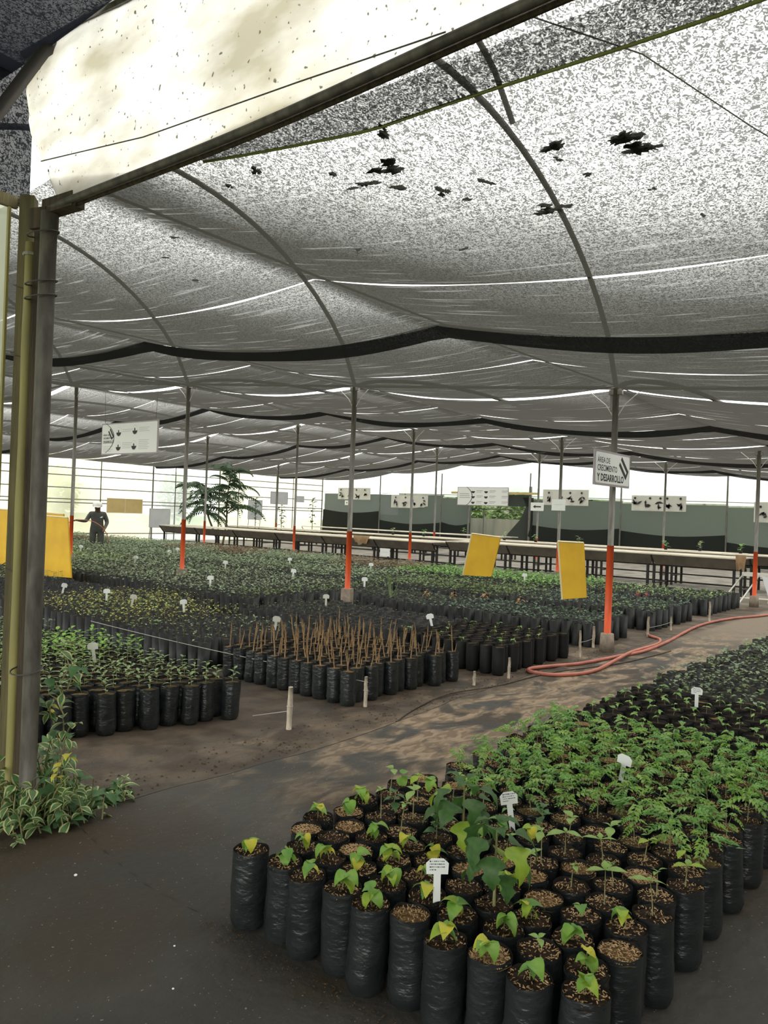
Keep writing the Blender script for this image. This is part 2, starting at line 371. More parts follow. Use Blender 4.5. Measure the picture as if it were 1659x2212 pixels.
def build_entrance():
    # beam of clear plastic above the entrance
    root = put('wall_entrance_beam', None); root['kind'] = 'structure'; root['label'] = 'bright plastic film stretched over the entrance beam'
    mb = MB(); rows = []; nz = 16
    zs = np.linspace(2.975, 3.86, nz)
    for z in zs:
        vmax = np.interp(z, [2.975, 3.21, 3.45, 3.7, 3.87], [3.74, 3.88, 4.06, 4.15, 4.02]); r = []
        for s in np.linspace(0, 1, 90):
            v = vmax - (vmax + 4.5) * s ** 1.4
            n = mnoise.noise(Vector((v * 3, z * 4, 1.3))) * .018 + mnoise.noise(Vector((v * 9 + z * 9, z * 8, 5))) * .012 * math.exp(-2.5 * max(0, 3.9 - v))
            u = 1.90 + n - .10 * math.exp(-14 * max(0, vmax - v)) * -1 - .015 * math.sin((z - 2.975) / .885 * PI)
            r.append((u, v, z - (.13 * max(0, (3.0 - v)) / 2 if z > 3.5 else 0) * (z - 3.5) / .36))
        rows.append(r)
    mb.grid(rows); put('plastic_film', mb.mesh('plastic_film', 'fascia_film', True), root)
    mb = MB(); P = [(1.885, v, 2.965 + .012 * math.sin(v * 2.1)) for v in np.linspace(3.72, -4.4, 40)]
    mb.tube(P, .017, 8); put('beam_pipe', mb.mesh('beam_pipe', 'pipe_grey', True), root)
    mb = MB(); mb.tube([(p[0] + .035, p[1], p[2] - .008) for p in P], .011, 6); put('beam_batten', mb.mesh('beam_batten', 'wood_brown', True), root)
    mb = MB(); mb.tube([(1.87, 3.77, 3.22), (1.872, 2.9, 3.10), (1.872, 1.97, 3.035), (1.872, 1.35, 2.985)], .0028, 5); put('tie_wire', mb.mesh('tie_wire', 'wire'), root)
    mb = MB(); top = [(1.90, 4.06, 3.86), (1.9, 3.45, 3.82), (1.9, 2.9, 3.76), (1.9, 1.5, 3.66), (1.9, -4.4, 3.5)]; mb.tube(top, .02, 6); put('top_pipe', mb.mesh('top_pipe', 'pipe_grey'), root)
    # dark net hanging beside the beam
    s = put('wall_entrance_net', None); s['kind'] = 'structure'; s['label'] = 'dark net hanging above the plastic curtain'
    mb = MB(); mb.grid([[(u, 4.12 + .02 * math.sin(u * 7), z) for u in np.linspace(-3, 2.0, 30)] for z in (3.10, 3.4, 3.85)])
    put('hanging_net', mb.mesh('hanging_net', 'dense_net', True), s)
    # plastic curtain
    c = thing('plastic_curtain', 'hazy greenish plastic curtain hanging beside the entrance posts', 'curtain', (0, 0, 0))
    mb = MB(); mb.grid([[(u, 4.12 + .02 * math.sin(u * 16 + z) + .01 * math.sin(u * 41), z) for u in np.linspace(-2.5, 1.90, 60)] for z in np.linspace(.02, 3.08, 14)])
    put('sheet', mb.mesh('sheet', 'curtain_film', True), c)
    mb = MB(); mb.box((-.28, 4.11, 3.105), (4.4, .03, .06)); put('top_batten', mb.mesh('top_batten', 'wood_olive'), c)
    mb = MB(); mb.box((1.865, 4.075, 1.55), (.012, .02, 3.02)); put('edge_batten', mb.mesh('edge_batten', 'bamboo'), c)
    # posts
    t = thing('timber_post', 'thick olive-brown timber post wrapped with plastic beside the curtain', 'post', (1.94, 4.02, 0))
    mb = MB(); mb.box((0, 0, 1.56), (.07, .085, 3.12), math.radians(-40)); put('post', mb.mesh('post', 'wood_olive'), t)
    for z in (2.65, 2.3, 1.2): 
        mb = MB(); mb.tube([(.062 * math.cos(a), .062 * math.sin(a), z + .02 * math.sin(a)) for a in np.linspace(0, 2 * PI, 13)], .003, 4); put('tie', mb.mesh('tie', 'wire'), t)
    t = thing('bamboo_stake', 'slim pale yellow bamboo stake tied between the entrance posts', 'stake', (1.88, 3.865, 0))
    mb = MB(); mb.tube([(0, 0, z) for z in np.linspace(0, 2.84, 12)], [.024 + (.003 if k % 3 == 0 else 0) for k in range(12)], 8); put('cane', mb.mesh('cane', 'bamboo', True), t)
    mb = MB(); mb.tube([(.03 * math.cos(a), .03 * math.sin(a), 2.78) for a in np.linspace(0, 2 * PI, 9)], .008, 5); put('tie', mb.mesh('tie', 'string'), t)
    t = thing('wood_post', 'dark brown rough wood post lashed to the grey steel pipe', 'post', (1.905, 3.795, 0))
    mb = MB(); mb.box((0, 0, 1.46), (.06, .065, 2.92), math.radians(-42)); put('post', mb.mesh('post', 'wood_brown'), t)
    t = thing('steel_pipe_post', 'weathered grey steel pipe standing at the corner of the entrance', 'post', (1.89, 3.705, 0))
    mb = MB(); mb.tube([(0, 0, z) for z in np.linspace(0, 2.96, 8)], .040, 14); put('pipe', mb.mesh('pipe', 'pipe_grey', True), t)
    for z in (2.86, 2.55, 2.62, .72):
        mb = MB(); mb.tube([(-.01 + .068 * math.cos(a), .035 + .09 * math.sin(a), z + .015 * math.cos(a)) for a in np.linspace(0, 2 * PI, 17)], .004, 5); put('tie_wire', mb.mesh('tie_wire', 'wire'), t)
    mb = MB(); mb.box((.02, -.09, 2.985), (.07, .24, .07), .1); mb.box((0, .05, 2.93), (.09, .1, .10), .3); put('cap_block', mb.mesh('cap_block', 'wood_brown'), t)

def build_shell():
    mb = MB()
    us = np.linspace(-9, 34, 130); vv = np.linspace(-9, 36, 130)
    mb.grid([[(u, v, 0) for v in vv] for u in us]); fl = struct('floor', mb.mesh('floor', 'ground_cover'), 'worn black ground cover with brown soil and dried dust')
    mb = MB(); mb.grid([[(u, v, -.06) for v in (-70, 110)] for u in (-70, 110)]); struct('floor_outside', mb.mesh('floor_outside', 'outside_grass'), 'grass outside')
    # left wall of plastic sheets, seen far off
    root = put('wall_left', None); root['kind'] = 'structure'; root['label'] = 'bright cream plastic sheeting on a pipe frame'
    k = 0
    for a in np.arange(-2, 31.2, 3.7):
        b = min(a + 3.7, 31.2); mb = MB()
        mb.grid([[(u, 29.6 + .03 * math.sin(u * 3 + k), z) for u in np.linspace(a, b, 12)] for z in (0.0, 1.2, 2.4, 3.5)])
        put('plastic_sheet', mb.mesh('plastic_sheet', 'wall_film_white' if 18.9 < a < 21.5 else 'wall_film', True), root); k += 1
        mb = MB(); mb.tube([(a, 29.5, 0), (a, 29.5, 3.4)], .035, 6); put('wall_post', mb.mesh('wall_post', 'steel'), root)
        mb = MB(); mb.tube([(a + 1.2, 29.52, 0), (a + 1.2, 29.52, 3.35)], .02, 6); put('thin_post', mb.mesh('thin_post', 'wood_brown'), root)
    for z in (2.92, 2.62, 2.12, 1.66, 1.52, .28):
        mb = MB(); mb.tube([(-2, 29.54, z + .04), (14, 29.54, z), (31.1, 29.54, z + .03)], .022, 5); put('girt', mb.mesh('girt', 'steel'), root)
    for nm, pa, pb in (('wall_right', (-7, -8.7), (31.2, -8.7)), ('wall_entrance_side', (-3.2, 4.35), (-2.5, 4.35))):
        mb = MB(); mb.grid([[(pa[0] + (pb[0] - pa[0]) * t, pa[1] + (pb[1] - pa[1]) * t, z) for t in np.linspace(0, 1, 20)] for z in (0, 1.3, 2.6, 3.9)])
        struct(nm, mb.mesh(nm, 'wall_net', True), 'grey-green net wall')
    # back wall: net below, clear film above, doorway
    root = put('wall_back', None); root['kind'] = 'structure'; root['label'] = 'grey-green net wall with white film above'
    def netpanel(name, v0, v1, z0, z1, m, u=31.2, scal=0):
        mb = MB(); vv = np.linspace(v0, v1, max(4, int((v1 - v0) / .3))); rows = []
        for t in np.linspace(0, 1, 6):
            rows.append([(u + .04 * math.sin(v * 2.1 + t * 2), v, z0 + ((z1 - scal * math.sin((v - v0) / (v1 - v0) * PI)) - z0) * t) for v in vv])
        mb.grid(rows); return put(name, mb.mesh(name, m, True), root)
    segs = [(29.55, 25.45, 2.55, 1.58), (25.45, 21.6, 2.54, 1.12), (21.6, 19.95, 2.42, 1.15), (16.8, 12.6, 2.42, 1.2), (12.6, 8.45, 2.34, 1.12), (8.45, 4.2, 2.28, .85), (4.2, -.4, 2.2, 1.0), (-.4, -8, 2.2, 1.0)]
    for v1, v0, zt, zl in segs:
        netpanel('net_panel', v0, v1, .02, zt, 'wall_net', 31.22)
        netpanel('lower_net', v0, v1, .02, zl + .1, 'wall_net_dark', 31.12, .14)
        netpanel('film_panel', v0, v1, zt + .06, 4.15, 'wall_film_white', 31.25)
        mb = MB(); mb.tube([(31.05, v1, 0), (31.05, v1, 3.6)], .035, 6); put('wall_post', mb.mesh('wall_post', 'steel'), root)
    netpanel('film_panel', 16.8, 19.95, 2.75, 4.15, 'wall_film_white', 31.25)
    mb = MB(); mb.tube([(31.1, 29.5, 2.62), (31.1, 16, 2.55), (31.1, -8, 2.3)], .012, 5); put('top_wire', mb.mesh('top_wire', 'wire'), root)
    # rolled net and timber lintel round the doorway
    d = put('door_1', None); d['kind'] = 'structure'; d['label'] = 'open doorway framed by gathered black net'
    mb = MB(); mb.grid([[(31.0 + .06 * math.sin(z * 6 + k), v, z) for k, v in enumerate((a, (a + b) / 2, b))] for z, a, b in ((0, 16.6, 18.2), (.8, 16.6, 17.9), (1.5, 16.6, 17.2), (2.15, 16.6, 16.95), (2.5, 16.6, 17.1))])
    put('gathered_net', mb.mesh('gathered_net', 'wall_net_dark', True), d)
    mb = MB(); mb.grid([[(31.0 + .05 * math.sin(v * 5), v, z) for v in np.linspace(16.7, 20, 10)] for z in (2.1, 2.35, 2.62)]); put('door_header', mb.mesh('door_header', 'wall_net_dark', True), d)
    mb = MB(); mb.box((30.9, 18.6, 2.68), (.08, 4.6, .09)); put('lintel', mb.mesh('lintel', 'board_tan'), d)
    mb = MB(); mb.box((31.0, 16.75, 1.5), (.1, .1, 3)); put('jamb', mb.mesh('jamb', 'steel'), d)
    mb = MB(); mb.box((31.0, 19.98, 1.2), (.06, .06, 2.4)); put('jamb', mb.mesh('jamb', 'steel'), d)
    mb = MB(); mb.box((31.6, 18.5, 1.95), (.05, 3.6, .05)); mb.box((31.6, 19.5, 1.0), (.05, .05, 2)); put('porch_rail', mb.mesh('porch_rail', 'steel'), d)
    mb = MB(); mb.box((33.6, 20, .75), (.12, 16, 1.5)); fo = put('garden_wall', mb.mesh('garden_wall', 'outside_wall')); tag(fo, 'low grey-green wall outside the doorway', 'wall')

build_shell(); build_roof(); build_frame(); build_entrance()

# ------------------------------------------------------------------ posts
def build_posts():
    def post(u, v, top, otop, r, foot, label, group):
        t = thing('support_post', label, 'post', (u, v, 0), 0, group)
        mb = MB(); mb.tube([(0, 0, otop - .01), (0, 0, top)], r * .92, 12); put('pole', mb.mesh('pole', 'steel', True), t)
        mb = MB(); mb.tube([(0, 0, .02), (0, 0, otop)], r * 1.03, 12); put('painted_base', mb.mesh('painted_base', 'orange_paint', True), t)
        mb = MB()
        if foot == 'round': mb.lathe([(.0, 0), (.088, 0), (.084, .12), (.078, .215), (.04, .22)], 14)
        else: mb.box((0, 0, .19), (.15, .15, .38), .35)
        put('concrete_footing', mb.mesh('concrete_footing', 'concrete', foot == 'round'), t)
        mb = MB(); mb.box((0, 0, top - .05), (.05, .16, .06)); mb.box((0, .05, top - .16), (.03, .03, .22)); put('bracket', mb.mesh('bracket', 'steel'), t)
        for sgn in (-1, 1):
            mb = MB(); mb.tube([(0, 0, top - .38), (0, sgn * .12, top - .2), (0, sgn * .34, top - .02)], .006, 5); put('stay_wire', mb.mesh('stay_wire', 'pale_wire'), t)
        return t
    g1 = 'orange-based posts among the grow bags'; g2 = 'posts beside the tables'; g3 = 'posts behind the tables'
    post(8.97, 3.75, 3.16, 1.27, .040, 'round', 'grey steel post with orange base carrying the white area sign by the hose', g1)
    post(8.97, 7.93, 3.50, 1.26, .042, 'box', 'grey steel post with orange base on a square concrete block among grow bags', g1)
    post(8.97, 12.08, 3.84, 1.30, .040, 'box', 'orange-based steel post among green seedlings in front of the drooping tree', g1)
    post(8.97, 16.08, 4.18, 1.25, .040, 'box', 'orange-based steel post beside the pair of yellow boards', g1)
    post(16.40, 3.90, 3.05, 1.08, .040, 'round', 'orange-based steel post beside the white folding frame', g2)
    for v, z in ((8.10, 3.45), (12.36, 3.80), (16.70, 4.12), (20.95, 3.92)):
        post(16.40, v, z, 1.08, .038, 'box', 'grey steel post with orange base in front of the long tables', g2)
    for v, z in ((4.1, 3.10), (8.28, 3.45), (12.56, 3.80), (16.82, 4.12), (21.1, 3.92), (25.38, 3.6)):
        post(23.80, v, z, .95, .036, 'round', 'thin grey post with orange base standing behind the long tables', g3)
build_posts()

# ------------------------------------------------------------------ grow bags
RB, HB = .067, .28
def bag_mesh(seed, seg=26, lean=0.0, lod=0):
    mb = MB(); rows = []; o = Vector((seed * 7.3, seed * 3.1, 0))
    zs = [0, .006, .02, .04, .06, .08, .10, .115, .13, .145, .16, .18, .20, .225, .25, .27, HB] if lod == 0 else [0, .015, .08, .16, .23, HB]
    sx, sy = lean * math.cos(seed), lean * math.sin(seed)
    oval = .05 * math.sin(seed * 2.1)
    for z in zs:
        r = []
        for k in range(seg):
            a = 2 * PI * k / seg; d = Vector((math.cos(a), math.sin(a), 0))
            R = RB * (1.0 if z > .03 else .80 + z * 6.6) * (1 - .04 * z / HB)
            q = d * 2.2 + o
            n = mnoise.noise(Vector((q.x, q.y, z * 38 + seed))) * .0036 * (1.4 if z < .16 else .4) * (.4 + 1.2 * abs(mnoise.noise(Vector((q.x * .5, q.y * .5, z * 9 + 3))))) + mnoise.noise(Vector((q.x * 3, q.y * 3, z * 75))) * .0014
            R = R * (1 + oval * math.cos(2 * a)) + n + mnoise.noise(Vector((q.x * .6, q.y * .6, z * 8))) * .004
            t = z / HB
            zz = z + (mnoise.noise(Vector((d.x * 1.6 + seed, d.y * 1.6, 2))) * .008 if z == HB else 0)
            r.append((d.x * R + sx * t, d.y * R + sy * t, zz))
        rows.append(r)
    mb.grid(rows, 0, True)
    inner = [[(x * .985, y * .985, z) for x, y, z in rows[-1]], [(sx + (x - sx) * .95, sy + (y - sy) * .95, HB - .03) for x, y, z in rows[-1]]]
    mb.grid(inner, 1, True)
    mb.f.append(tuple(range(seg - 1, -1, -1))); mb.m.append(0)
    me = mb.mesh('grow_bag', ['bag' if lod == 0 else 'bag_far', 'bag_inside'], True); return me, (sx, sy)
def soil_mesh(seed, m, seg=16):
    mb = MB(); rows = []
    for i, t in enumerate((1.0, .8, .5, .2)):
        rows.append([(RB * .97 * t * math.cos(2 * PI * k / seg), RB * .97 * t * math.sin(2 * PI * k / seg), HB - .016 + .010 * (1 - t * t) + mnoise.noise(Vector((k * .9, i * 1.7, seed))) * .005) for k in range(seg)])
    n = mb.grid(rows, 0, True); mb.f.append(tuple(n + 3 * seg + k for k in range(seg))); mb.m.append(0)
    return mb.mesh('soil', m, True)
def chips_mesh(seed, n):
    r = random.Random(seed); mb = MB()
    for _ in range(n):
        R = RB * .93 * math.sqrt(r.random()); a = r.uniform(0, 2 * PI); x, y = R * math.cos(a), R * math.sin(a); z = HB - .012 + .010 * (1 - (R / RB) ** 2) + r.uniform(0, .005)
        b = r.uniform(0, PI); l = r.uniform(.0025, .0055); wd = r.uniform(.0009, .0017); t = r.uniform(-.6, .6)
        dx, dy = math.cos(b) * l, math.sin(b) * l; ex, ey = -math.sin(b) * wd, math.cos(b) * wd; dz = l * math.sin(t)
        mb.face([(x - dx - ex, y - dy - ey, z - dz), (x + dx - ex, y + dy - ey, z + dz), (x + dx + ex, y + dy + ey, z + dz + .001), (x - dx + ex, y - dy + ey, z - dz + .001)])
    return mb.mesh('husk_chips', 'husk_chip')
BAGS = [bag_mesh(i, 26, .005 if i % 2 else .011) for i in range(8)]
BAGS_FAR = [bag_mesh(20 + i, 12, .006, 1) for i in range(5)]
SOILS = {m: [soil_mesh(i, m) for i in range(3)] for m in ('soil', 'husk_soil', 'moss_soil')}
CHIPS = [chips_mesh(i, 120) for i in range(4)]; CHIPS_DENSE = [chips_mesh(30 + i, 300) for i in range(3)]

def leaf_mesh(key, L, W, prof, matn, droop=.35, fold=.25, edge=None, n=6):
    """blade along +X from its stalk, drooping towards the tip, folded along the midrib"""
    mb = MB(); rows = []; x = z = 0.0; ang = .15
    for i in range(n + 1):
        t = i / n; wd = W * np.interp(t, np.linspace(0, 1, len(prof)), prof)
        cols = (-1, -.62, 0, .62, 1) if edge else (-1, 0, 1)
        rows.append([(x, c * wd, z + abs(c) * wd * fold) for c in cols])
        x += L / n * math.cos(ang); z += L / n * math.sin(ang); ang -= droop * 2 / n
    n0 = mb.grid(rows)
    if edge:
        for i in range(len(mb.f)): mb.m[i] = 1 if i % 4 in (0, 3) else 0
    return mb.mesh('leaf_' + key, [matn, edge] if edge else matn, True)
OVATE = [.05, .62, 1, .92, .62, .28, .02]; HEART = [.55, 1, .95, .78, .52, .25, .02]; LANCE = [.05, .5, .85, 1, .8, .4, .02]; LOBED = [.30, .72, 1.05, 1.15, .62, .55, .74, .60, .30, .20, .02]; ROUND = [.2, .8, 1, 1, .9, .6, .1]
LEAF = {
    'heart_lime': leaf_mesh('a', .060, .023, HEART, 'leaf_lime', .9), 'heart_mid': leaf_mesh('b', .058, .023, HEART, 'leaf_spring', .8), 'heart_yellow': leaf_mesh('c', .050, .021, HEART, 'leaf_yellow', 1.0),
    'heart_blue': leaf_mesh('d', .055, .022, HEART, 'leaf_mid', .6), 'blue': leaf_mesh('e', .072, .022, OVATE, 'leaf_blue', .5), 'cot': leaf_mesh('f', .088, .021, LANCE, 'leaf_pale', .35, .1), 'cot_y': leaf_mesh('g', .072, .020, LANCE, 'leaf_lime', .5, .1),
    'small_pale': leaf_mesh('h', .038, .011, OVATE, 'leaf_pale', .5), 'big_dark': leaf_mesh('i', .14, .050, LOBED, 'leaf_dark', .9, .15, None, 10), 'big_lime': leaf_mesh('j', .15, .052, LOBED, 'leaf_lime', 1.0, .12, None, 10), 'big_mid': leaf_mesh('k', .11, .042, LOBED, 'leaf_dark', .7, .15, None, 10),
    'var': leaf_mesh('l', .085, .020, LANCE, 'leaf_variegated', .6, .25, 'leaf_cream'), 'var2': leaf_mesh('m', .065, .019, OVATE, 'leaf_variegated', .5, .25, 'leaf_cream'), 'gold': leaf_mesh('n', .08, .022, LANCE, 'leaf_gold', .8), 'green2': leaf_mesh('o', .08, .024, OVATE, 'leaf_blue', .6),
    'sprig': leaf_mesh('p', .056, .014, OVATE, 'leaf_sprig', .4, .2, None, 3), 'sprig_g': leaf_mesh('q', .058, .015, OVATE, 'leaf_spring', .4, .2, None, 3)}
def frond_mesh(L, n, ll, lw, m, droop, base=.25):
    mb = MB(); x = z = 0; ang = .35
    for i in range(n + 1):
        t = i / n
        if t >= base:
            for s in (-1, 1):
                l = ll * (1 - .35 * abs(t - .55)); a = s * (1.15 - .35 * t)
                dx, dy = math.cos(a) * l, math.sin(a) * l; px, py = -math.sin(a) * lw, math.cos(a) * lw
                mb.face([(x, 0, z), (x + dx * .5 - px, dy * .5 - py, z + .002), (x + dx, dy, z - l * .35), (x + dx * .5 + px, dy * .5 + py, z + .002)])
        nx, nz = x + L / n * math.cos(ang), z + L / n * math.sin(ang)
        mb.face([(x, -.001, z), (nx, -.001, nz), (nx, .001, nz), (x, .001, z)]); x, z = nx, nz; ang -= droop / n
    mb.face([(x, 0, z), (x + ll * .4, -lw, z - .003), (x + ll * .9, 0, z - ll * .4), (x + ll * .4, lw, z - .003)])
    return mb.mesh('frond', m)
FRONDS = [frond_mesh(.10, 6, .034, .0078, 'leaf_fern', 1.5), frond_mesh(.085, 5, .032, .0082, 'leaf_spring', 1.3), frond_mesh(.11, 7, .034, .0072, 'leaf_fern', 1.8), frond_mesh(.075, 4, .034, .0095, 'leaf_pale', 1.2)]
def stem_mesh(h, r, m='stem', bend=.012, seed=0):
    rr = random.Random(seed); mb = MB(); bx, by = rr.uniform(-bend, bend), rr.uniform(-bend, bend)
    pts = [(bx * t * t, by * t * t, HB - .012 + h * t) for t in (0, .35, .7, 1)]
    mb.tube(pts, [r, r * .85, r * .7, r * .45], 5); return mb.mesh('stem', m, True), pts
STEMS = {k: [stem_mesh(h, r, m, b, i * 5 + 1) for i in range(3)] for k, (h, r, m, b) in {'sprout': (.055, .0018, 'stem', .02), 'tall': (.085, .0026, 'stem', .012), 'talls': (.12, .0026, 'stem', .015), 'glossy': (.10, .002, 'stem', .015), 'tiny': (.045, .0015, 'stem', .01), 'fern': (.10, .0022, 'stem', .02), 'bushy': (.27, .006, 'stem', .02), 'sprig': (.10, .0018, 'stem', .015), 'sprigt': (.17, .0022, 'stem', .02)}.items()}

def add_bag(t, i, rz, soil='soil', chips=1, lod=0):
    me, off = (BAGS if lod == 0 else BAGS_FAR)[i % (8 if lod == 0 else 5)]
    put('bag', me, t)
    s = put('soil', random.choice(SOILS[soil]), t, (off[0] * .95, off[1] * .95, 0))
    if chips: tag(put('husk_chips', random.choice(CHIPS if chips == 1 else CHIPS_DENSE), s), kind='stuff')
    return off
def seedling(t, off, kind, rnd):
    si = rnd.randrange(3); me, pts = STEMS[kind][si]
    st = put('stem', me, t, (off[0], off[1], 0), (0, 0, rnd.uniform(0, 6.28)))
    tip = Vector(pts[-1]); mid = Vector(pts[2]); low = Vector(pts[1])
    def lf(key, p, yaw, pitch, sc=1.0): put('leaf', LEAF[key] if isinstance(key, str) else key, st, p, (rnd.uniform(-.25, .25), pitch, yaw), sc)
    y0 = rnd.uniform(0, 6.28)
    if kind == 'sprout':
        pal = ['heart_lime', 'heart_mid', 'heart_mid', 'heart_blue', 'heart_yellow']
        for k in range(rnd.choice((4, 5, 5, 6, 7))): lf(rnd.choice(pal), tip if k > 2 else mid, y0 + k * 2.2 + rnd.uniform(-.4, .4), rnd.uniform(-.35, .75), rnd.uniform(.75, 1.2))
    elif kind in ('tall', 'talls'):
        key = rnd.choice(('cot', 'cot', 'cot_y', 'small_pale'))
        for k in range(2): lf(key, tip, y0 + k * PI + rnd.uniform(-.4, .4), rnd.uniform(-.25, .2), rnd.uniform(.7, 1.0))
        for k in range(rnd.choice((1, 2, 2))): lf('small_pale', tip, y0 + PI / 2 + k * PI, rnd.uniform(-.9, -.3), rnd.uniform(.6, 1.1))
    elif kind == 'glossy':
        for k in range(rnd.choice((5, 6, 7))):
            p = Vector(pts[1]).lerp(tip, k / 6); lf('blue', p, y0 + k * 2.4, rnd.uniform(-.45, .3), rnd.uniform(.65, 1.0))
    elif kind == 'tiny':
        for k in range(rnd.choice((2, 3, 4, 4))): lf('small_pale' if rnd.random() < .6 else 'heart_blue', tip, y0 + k * 1.9, rnd.uniform(-.5, .3), rnd.uniform(.7, 1.05))
    elif kind == 'fern':
        fs = rnd.choice((.65, .85, 1.0, 1.05))
        for k in range(rnd.choice((5, 6, 7, 8))): put('frond', rnd.choice(FRONDS), st, tip if k > 1 else mid, (rnd.uniform(-.2, .2), rnd.uniform(-.45, .3), y0 + k * 2.1 + rnd.uniform(-.3, .3)), rnd.uniform(.75, 1.1) * fs)
    elif kind == 'bushy':
        for k in range(18):
            p = Vector(pts[1]).lerp(tip, (k / 17) ** .8); pet = .06 if k < 14 else .02; yw = y0 + k * 2.4
            lf('big_mid' if k in (3, 8) else ('big_dark' if k not in (2, 9) else 'big_lime'), p + Vector((math.cos(yw) * pet, math.sin(yw) * pet, .02)), yw, rnd.uniform(-.1, .8) if k < 14 else -.6, rnd.uniform(.7, 1.0) if k < 14 else .5)
    return st

def foreground_bed():
    rnd = random.Random(11); grp = {'a': 'heart-leaved seedlings beside the aisle', 'b': 'feathery seedlings beside the aisle', 'c': 'small dark seedlings beside the aisle'}
    LAB = {'sprout': 'grow bag with drooping heart-shaped leaves', 'tall': 'grow bag with pale stem and long seed leaves', 'talls': 'grow bag with lanky stem and narrow leaves',
           'glossy': 'grow bag with blue-green pointed leaves', 'bare': 'grow bag of husky soil without seedling', 'fern': 'grow bag with feathery green seedling', 'tiny': 'grow bag with tiny two-leaved seedling'}
    far = []
    nrow = 0
    u = 1.97
    while u < 10.3:
        for j in range(10):
            v = .87 + j * .1445 + (.04 if nrow % 2 else 0) + rnd.uniform(-.008, .008); uu = u + rnd.uniform(-.010, .010) + (.0 if j % 2 else .03)
            if j == 9 and nrow % 2 and rnd.random() < .4: continue
            if 2.9 < v: continue
            if nrow >= 30: far.append((uu, v)); continue
            if uu < 2.98:
                front = uu < 2.45
                kind = rnd.choice(('sprout', 'sprout', 'sprout', 'sprout', 'bare') if (v > 1.75 or front and v > 1.15) else ('sprout', 'tall', 'glossy', 'tiny', 'tall'))
                if uu > 2.5 and v > 1.75: kind = rnd.choice(('talls', 'glossy', 'talls', 'sprout'))
                if uu > 2.5 and v < 1.45: kind = rnd.choice(('tall', 'tall', 'talls', 'bare'))
                if front and v < 1.1: kind = rnd.choice(('sprout', 'bare', 'tiny', 'sprout'))
                g = 'a'
            elif uu < 4.62: kind = 'fern' if rnd.random() < (.93 if v < 1.9 else .75) else 'bare'; g = 'b'
            else: kind = 'tiny'; g = 'c'
            bushy = (nrow, j) in ((2, 3), (4, 5))
            dense = (kind == 'bare' and rnd.random() < .6) or rnd.random() < .08
            lab = LAB[kind]
            if bushy:
                lab = 'grow bag with the tall bushy plant of large dark lobed leaves behind a white tag' if nrow == 2 else 'grow bag with a bushy lobed-leaf plant overlapping a handwritten white tag'
            where = ' at the corner of its bed' if (nrow == 0 and j in (0, 9)) else ' in the end row of its bed' if nrow == 0 else ' at the aisle edge of its bed' if j == 9 else ' at the outer path edge' if j == 0 else ' beside the fern-leaved rows' if 6 <= nrow < 8 else ''
            if kind == 'fern' and where == '': where = (' beside the dark tiny seedlings' if nrow > 17 else ' with pale tips' if rnd.random() < .0 else '')
            if kind == 'tiny' and where == '' and nrow in (19, 20): where = ' beside the feathery seedlings'
            if kind == 'tiny' and where == '' and (uu - 5.64) ** 2 + (v - 1.69) ** 2 < .1: where = ' around a white tag'
            if where == '' and kind == 'sprout' and (uu - 2.13) ** 2 + (v - 1.44) ** 2 < .12: where = ' around the handwritten tag'
            if kind == 'fern' and where == '' and (uu - 3.74) ** 2 + (v - 1.47) ** 2 < .1: where = ' around the blank white tag'
            if not bushy: lab += where
            t = thing('potted_seedling', lab, 'potted plant', (uu, v, 0), rnd.uniform(0, 6.28), {'sprout': 'heart-leaved seedlings', 'tall': 'seed-leaf seedlings', 'talls': 'lanky seedlings', 'glossy': 'blue-green seedlings', 'bare': 'bags without seedling', 'fern': 'feathery seedlings', 'tiny': 'tiny seedlings'}[kind])
            off = add_bag(t, rnd.randrange(8), 0, ('husk_soil' if dense else 'soil') if g != 'b' or rnd.random() < .7 else 'moss_soil', (2 if dense else 1) if g != 'c' else 0, 0 if nrow < 22 else 1)
            if bushy: seedling(t, off, 'bushy', rnd)
            elif kind != 'bare': seedling(t, off, kind, rnd)
        u += .1375; nrow += 1
    return far
FAR_FRONT = foreground_bed()

# leafless cuttings
def stick_mesh(seed):
    r = random.Random(seed); mb = MB(); h = r.uniform(.16, .27); lx, ly = r.uniform(-.04, .04), r.uniform(-.04, .04)
    P = [(lx * t + r.uniform(-.004, .004), ly * t, HB - .015 + h * t) for t in np.linspace(0, 1, 6)]
    mb.tube(P, [.0045 + r.uniform(-.0006, .0012) for _ in P], 6)
    for q in P[2:5]:
        a = r.uniform(0, 6.28); mb.tube([q, (q[0] + .012 * math.cos(a), q[1] + .012 * math.sin(a), q[2] + .012)], [.003, .0015], 4)
    return mb.mesh('cutting', 'stick', True)
STICKS = [stick_mesh(i) for i in range(8)]
def sprig_plant(t, off, rnd, tall):
    kind = 'sprigt' if tall else 'sprig'; me, pts = STEMS[kind][rnd.randrange(3)]
    st = put('stem', me, t, (off[0], off[1], 0), (0, 0, rnd.uniform(0, 6.28))); key = 'sprig_g' if tall and rnd.random() < .6 else 'sprig'
    n = 6 if tall else 4; y = rnd.uniform(0, 6)
    for k in range(n):
        p = Vector(pts[0]).lerp(Vector(pts[-1]), .25 + .75 * k / (n - 1)) if n > 1 else pts[-1]
        for s in (0, PI): put('leaf', LEAF[key], st, p, (0, rnd.uniform(-.5, .1), y + s), rnd.uniform(.6, 1.1) * (1.2 if tall else 1))
        y += PI / 2
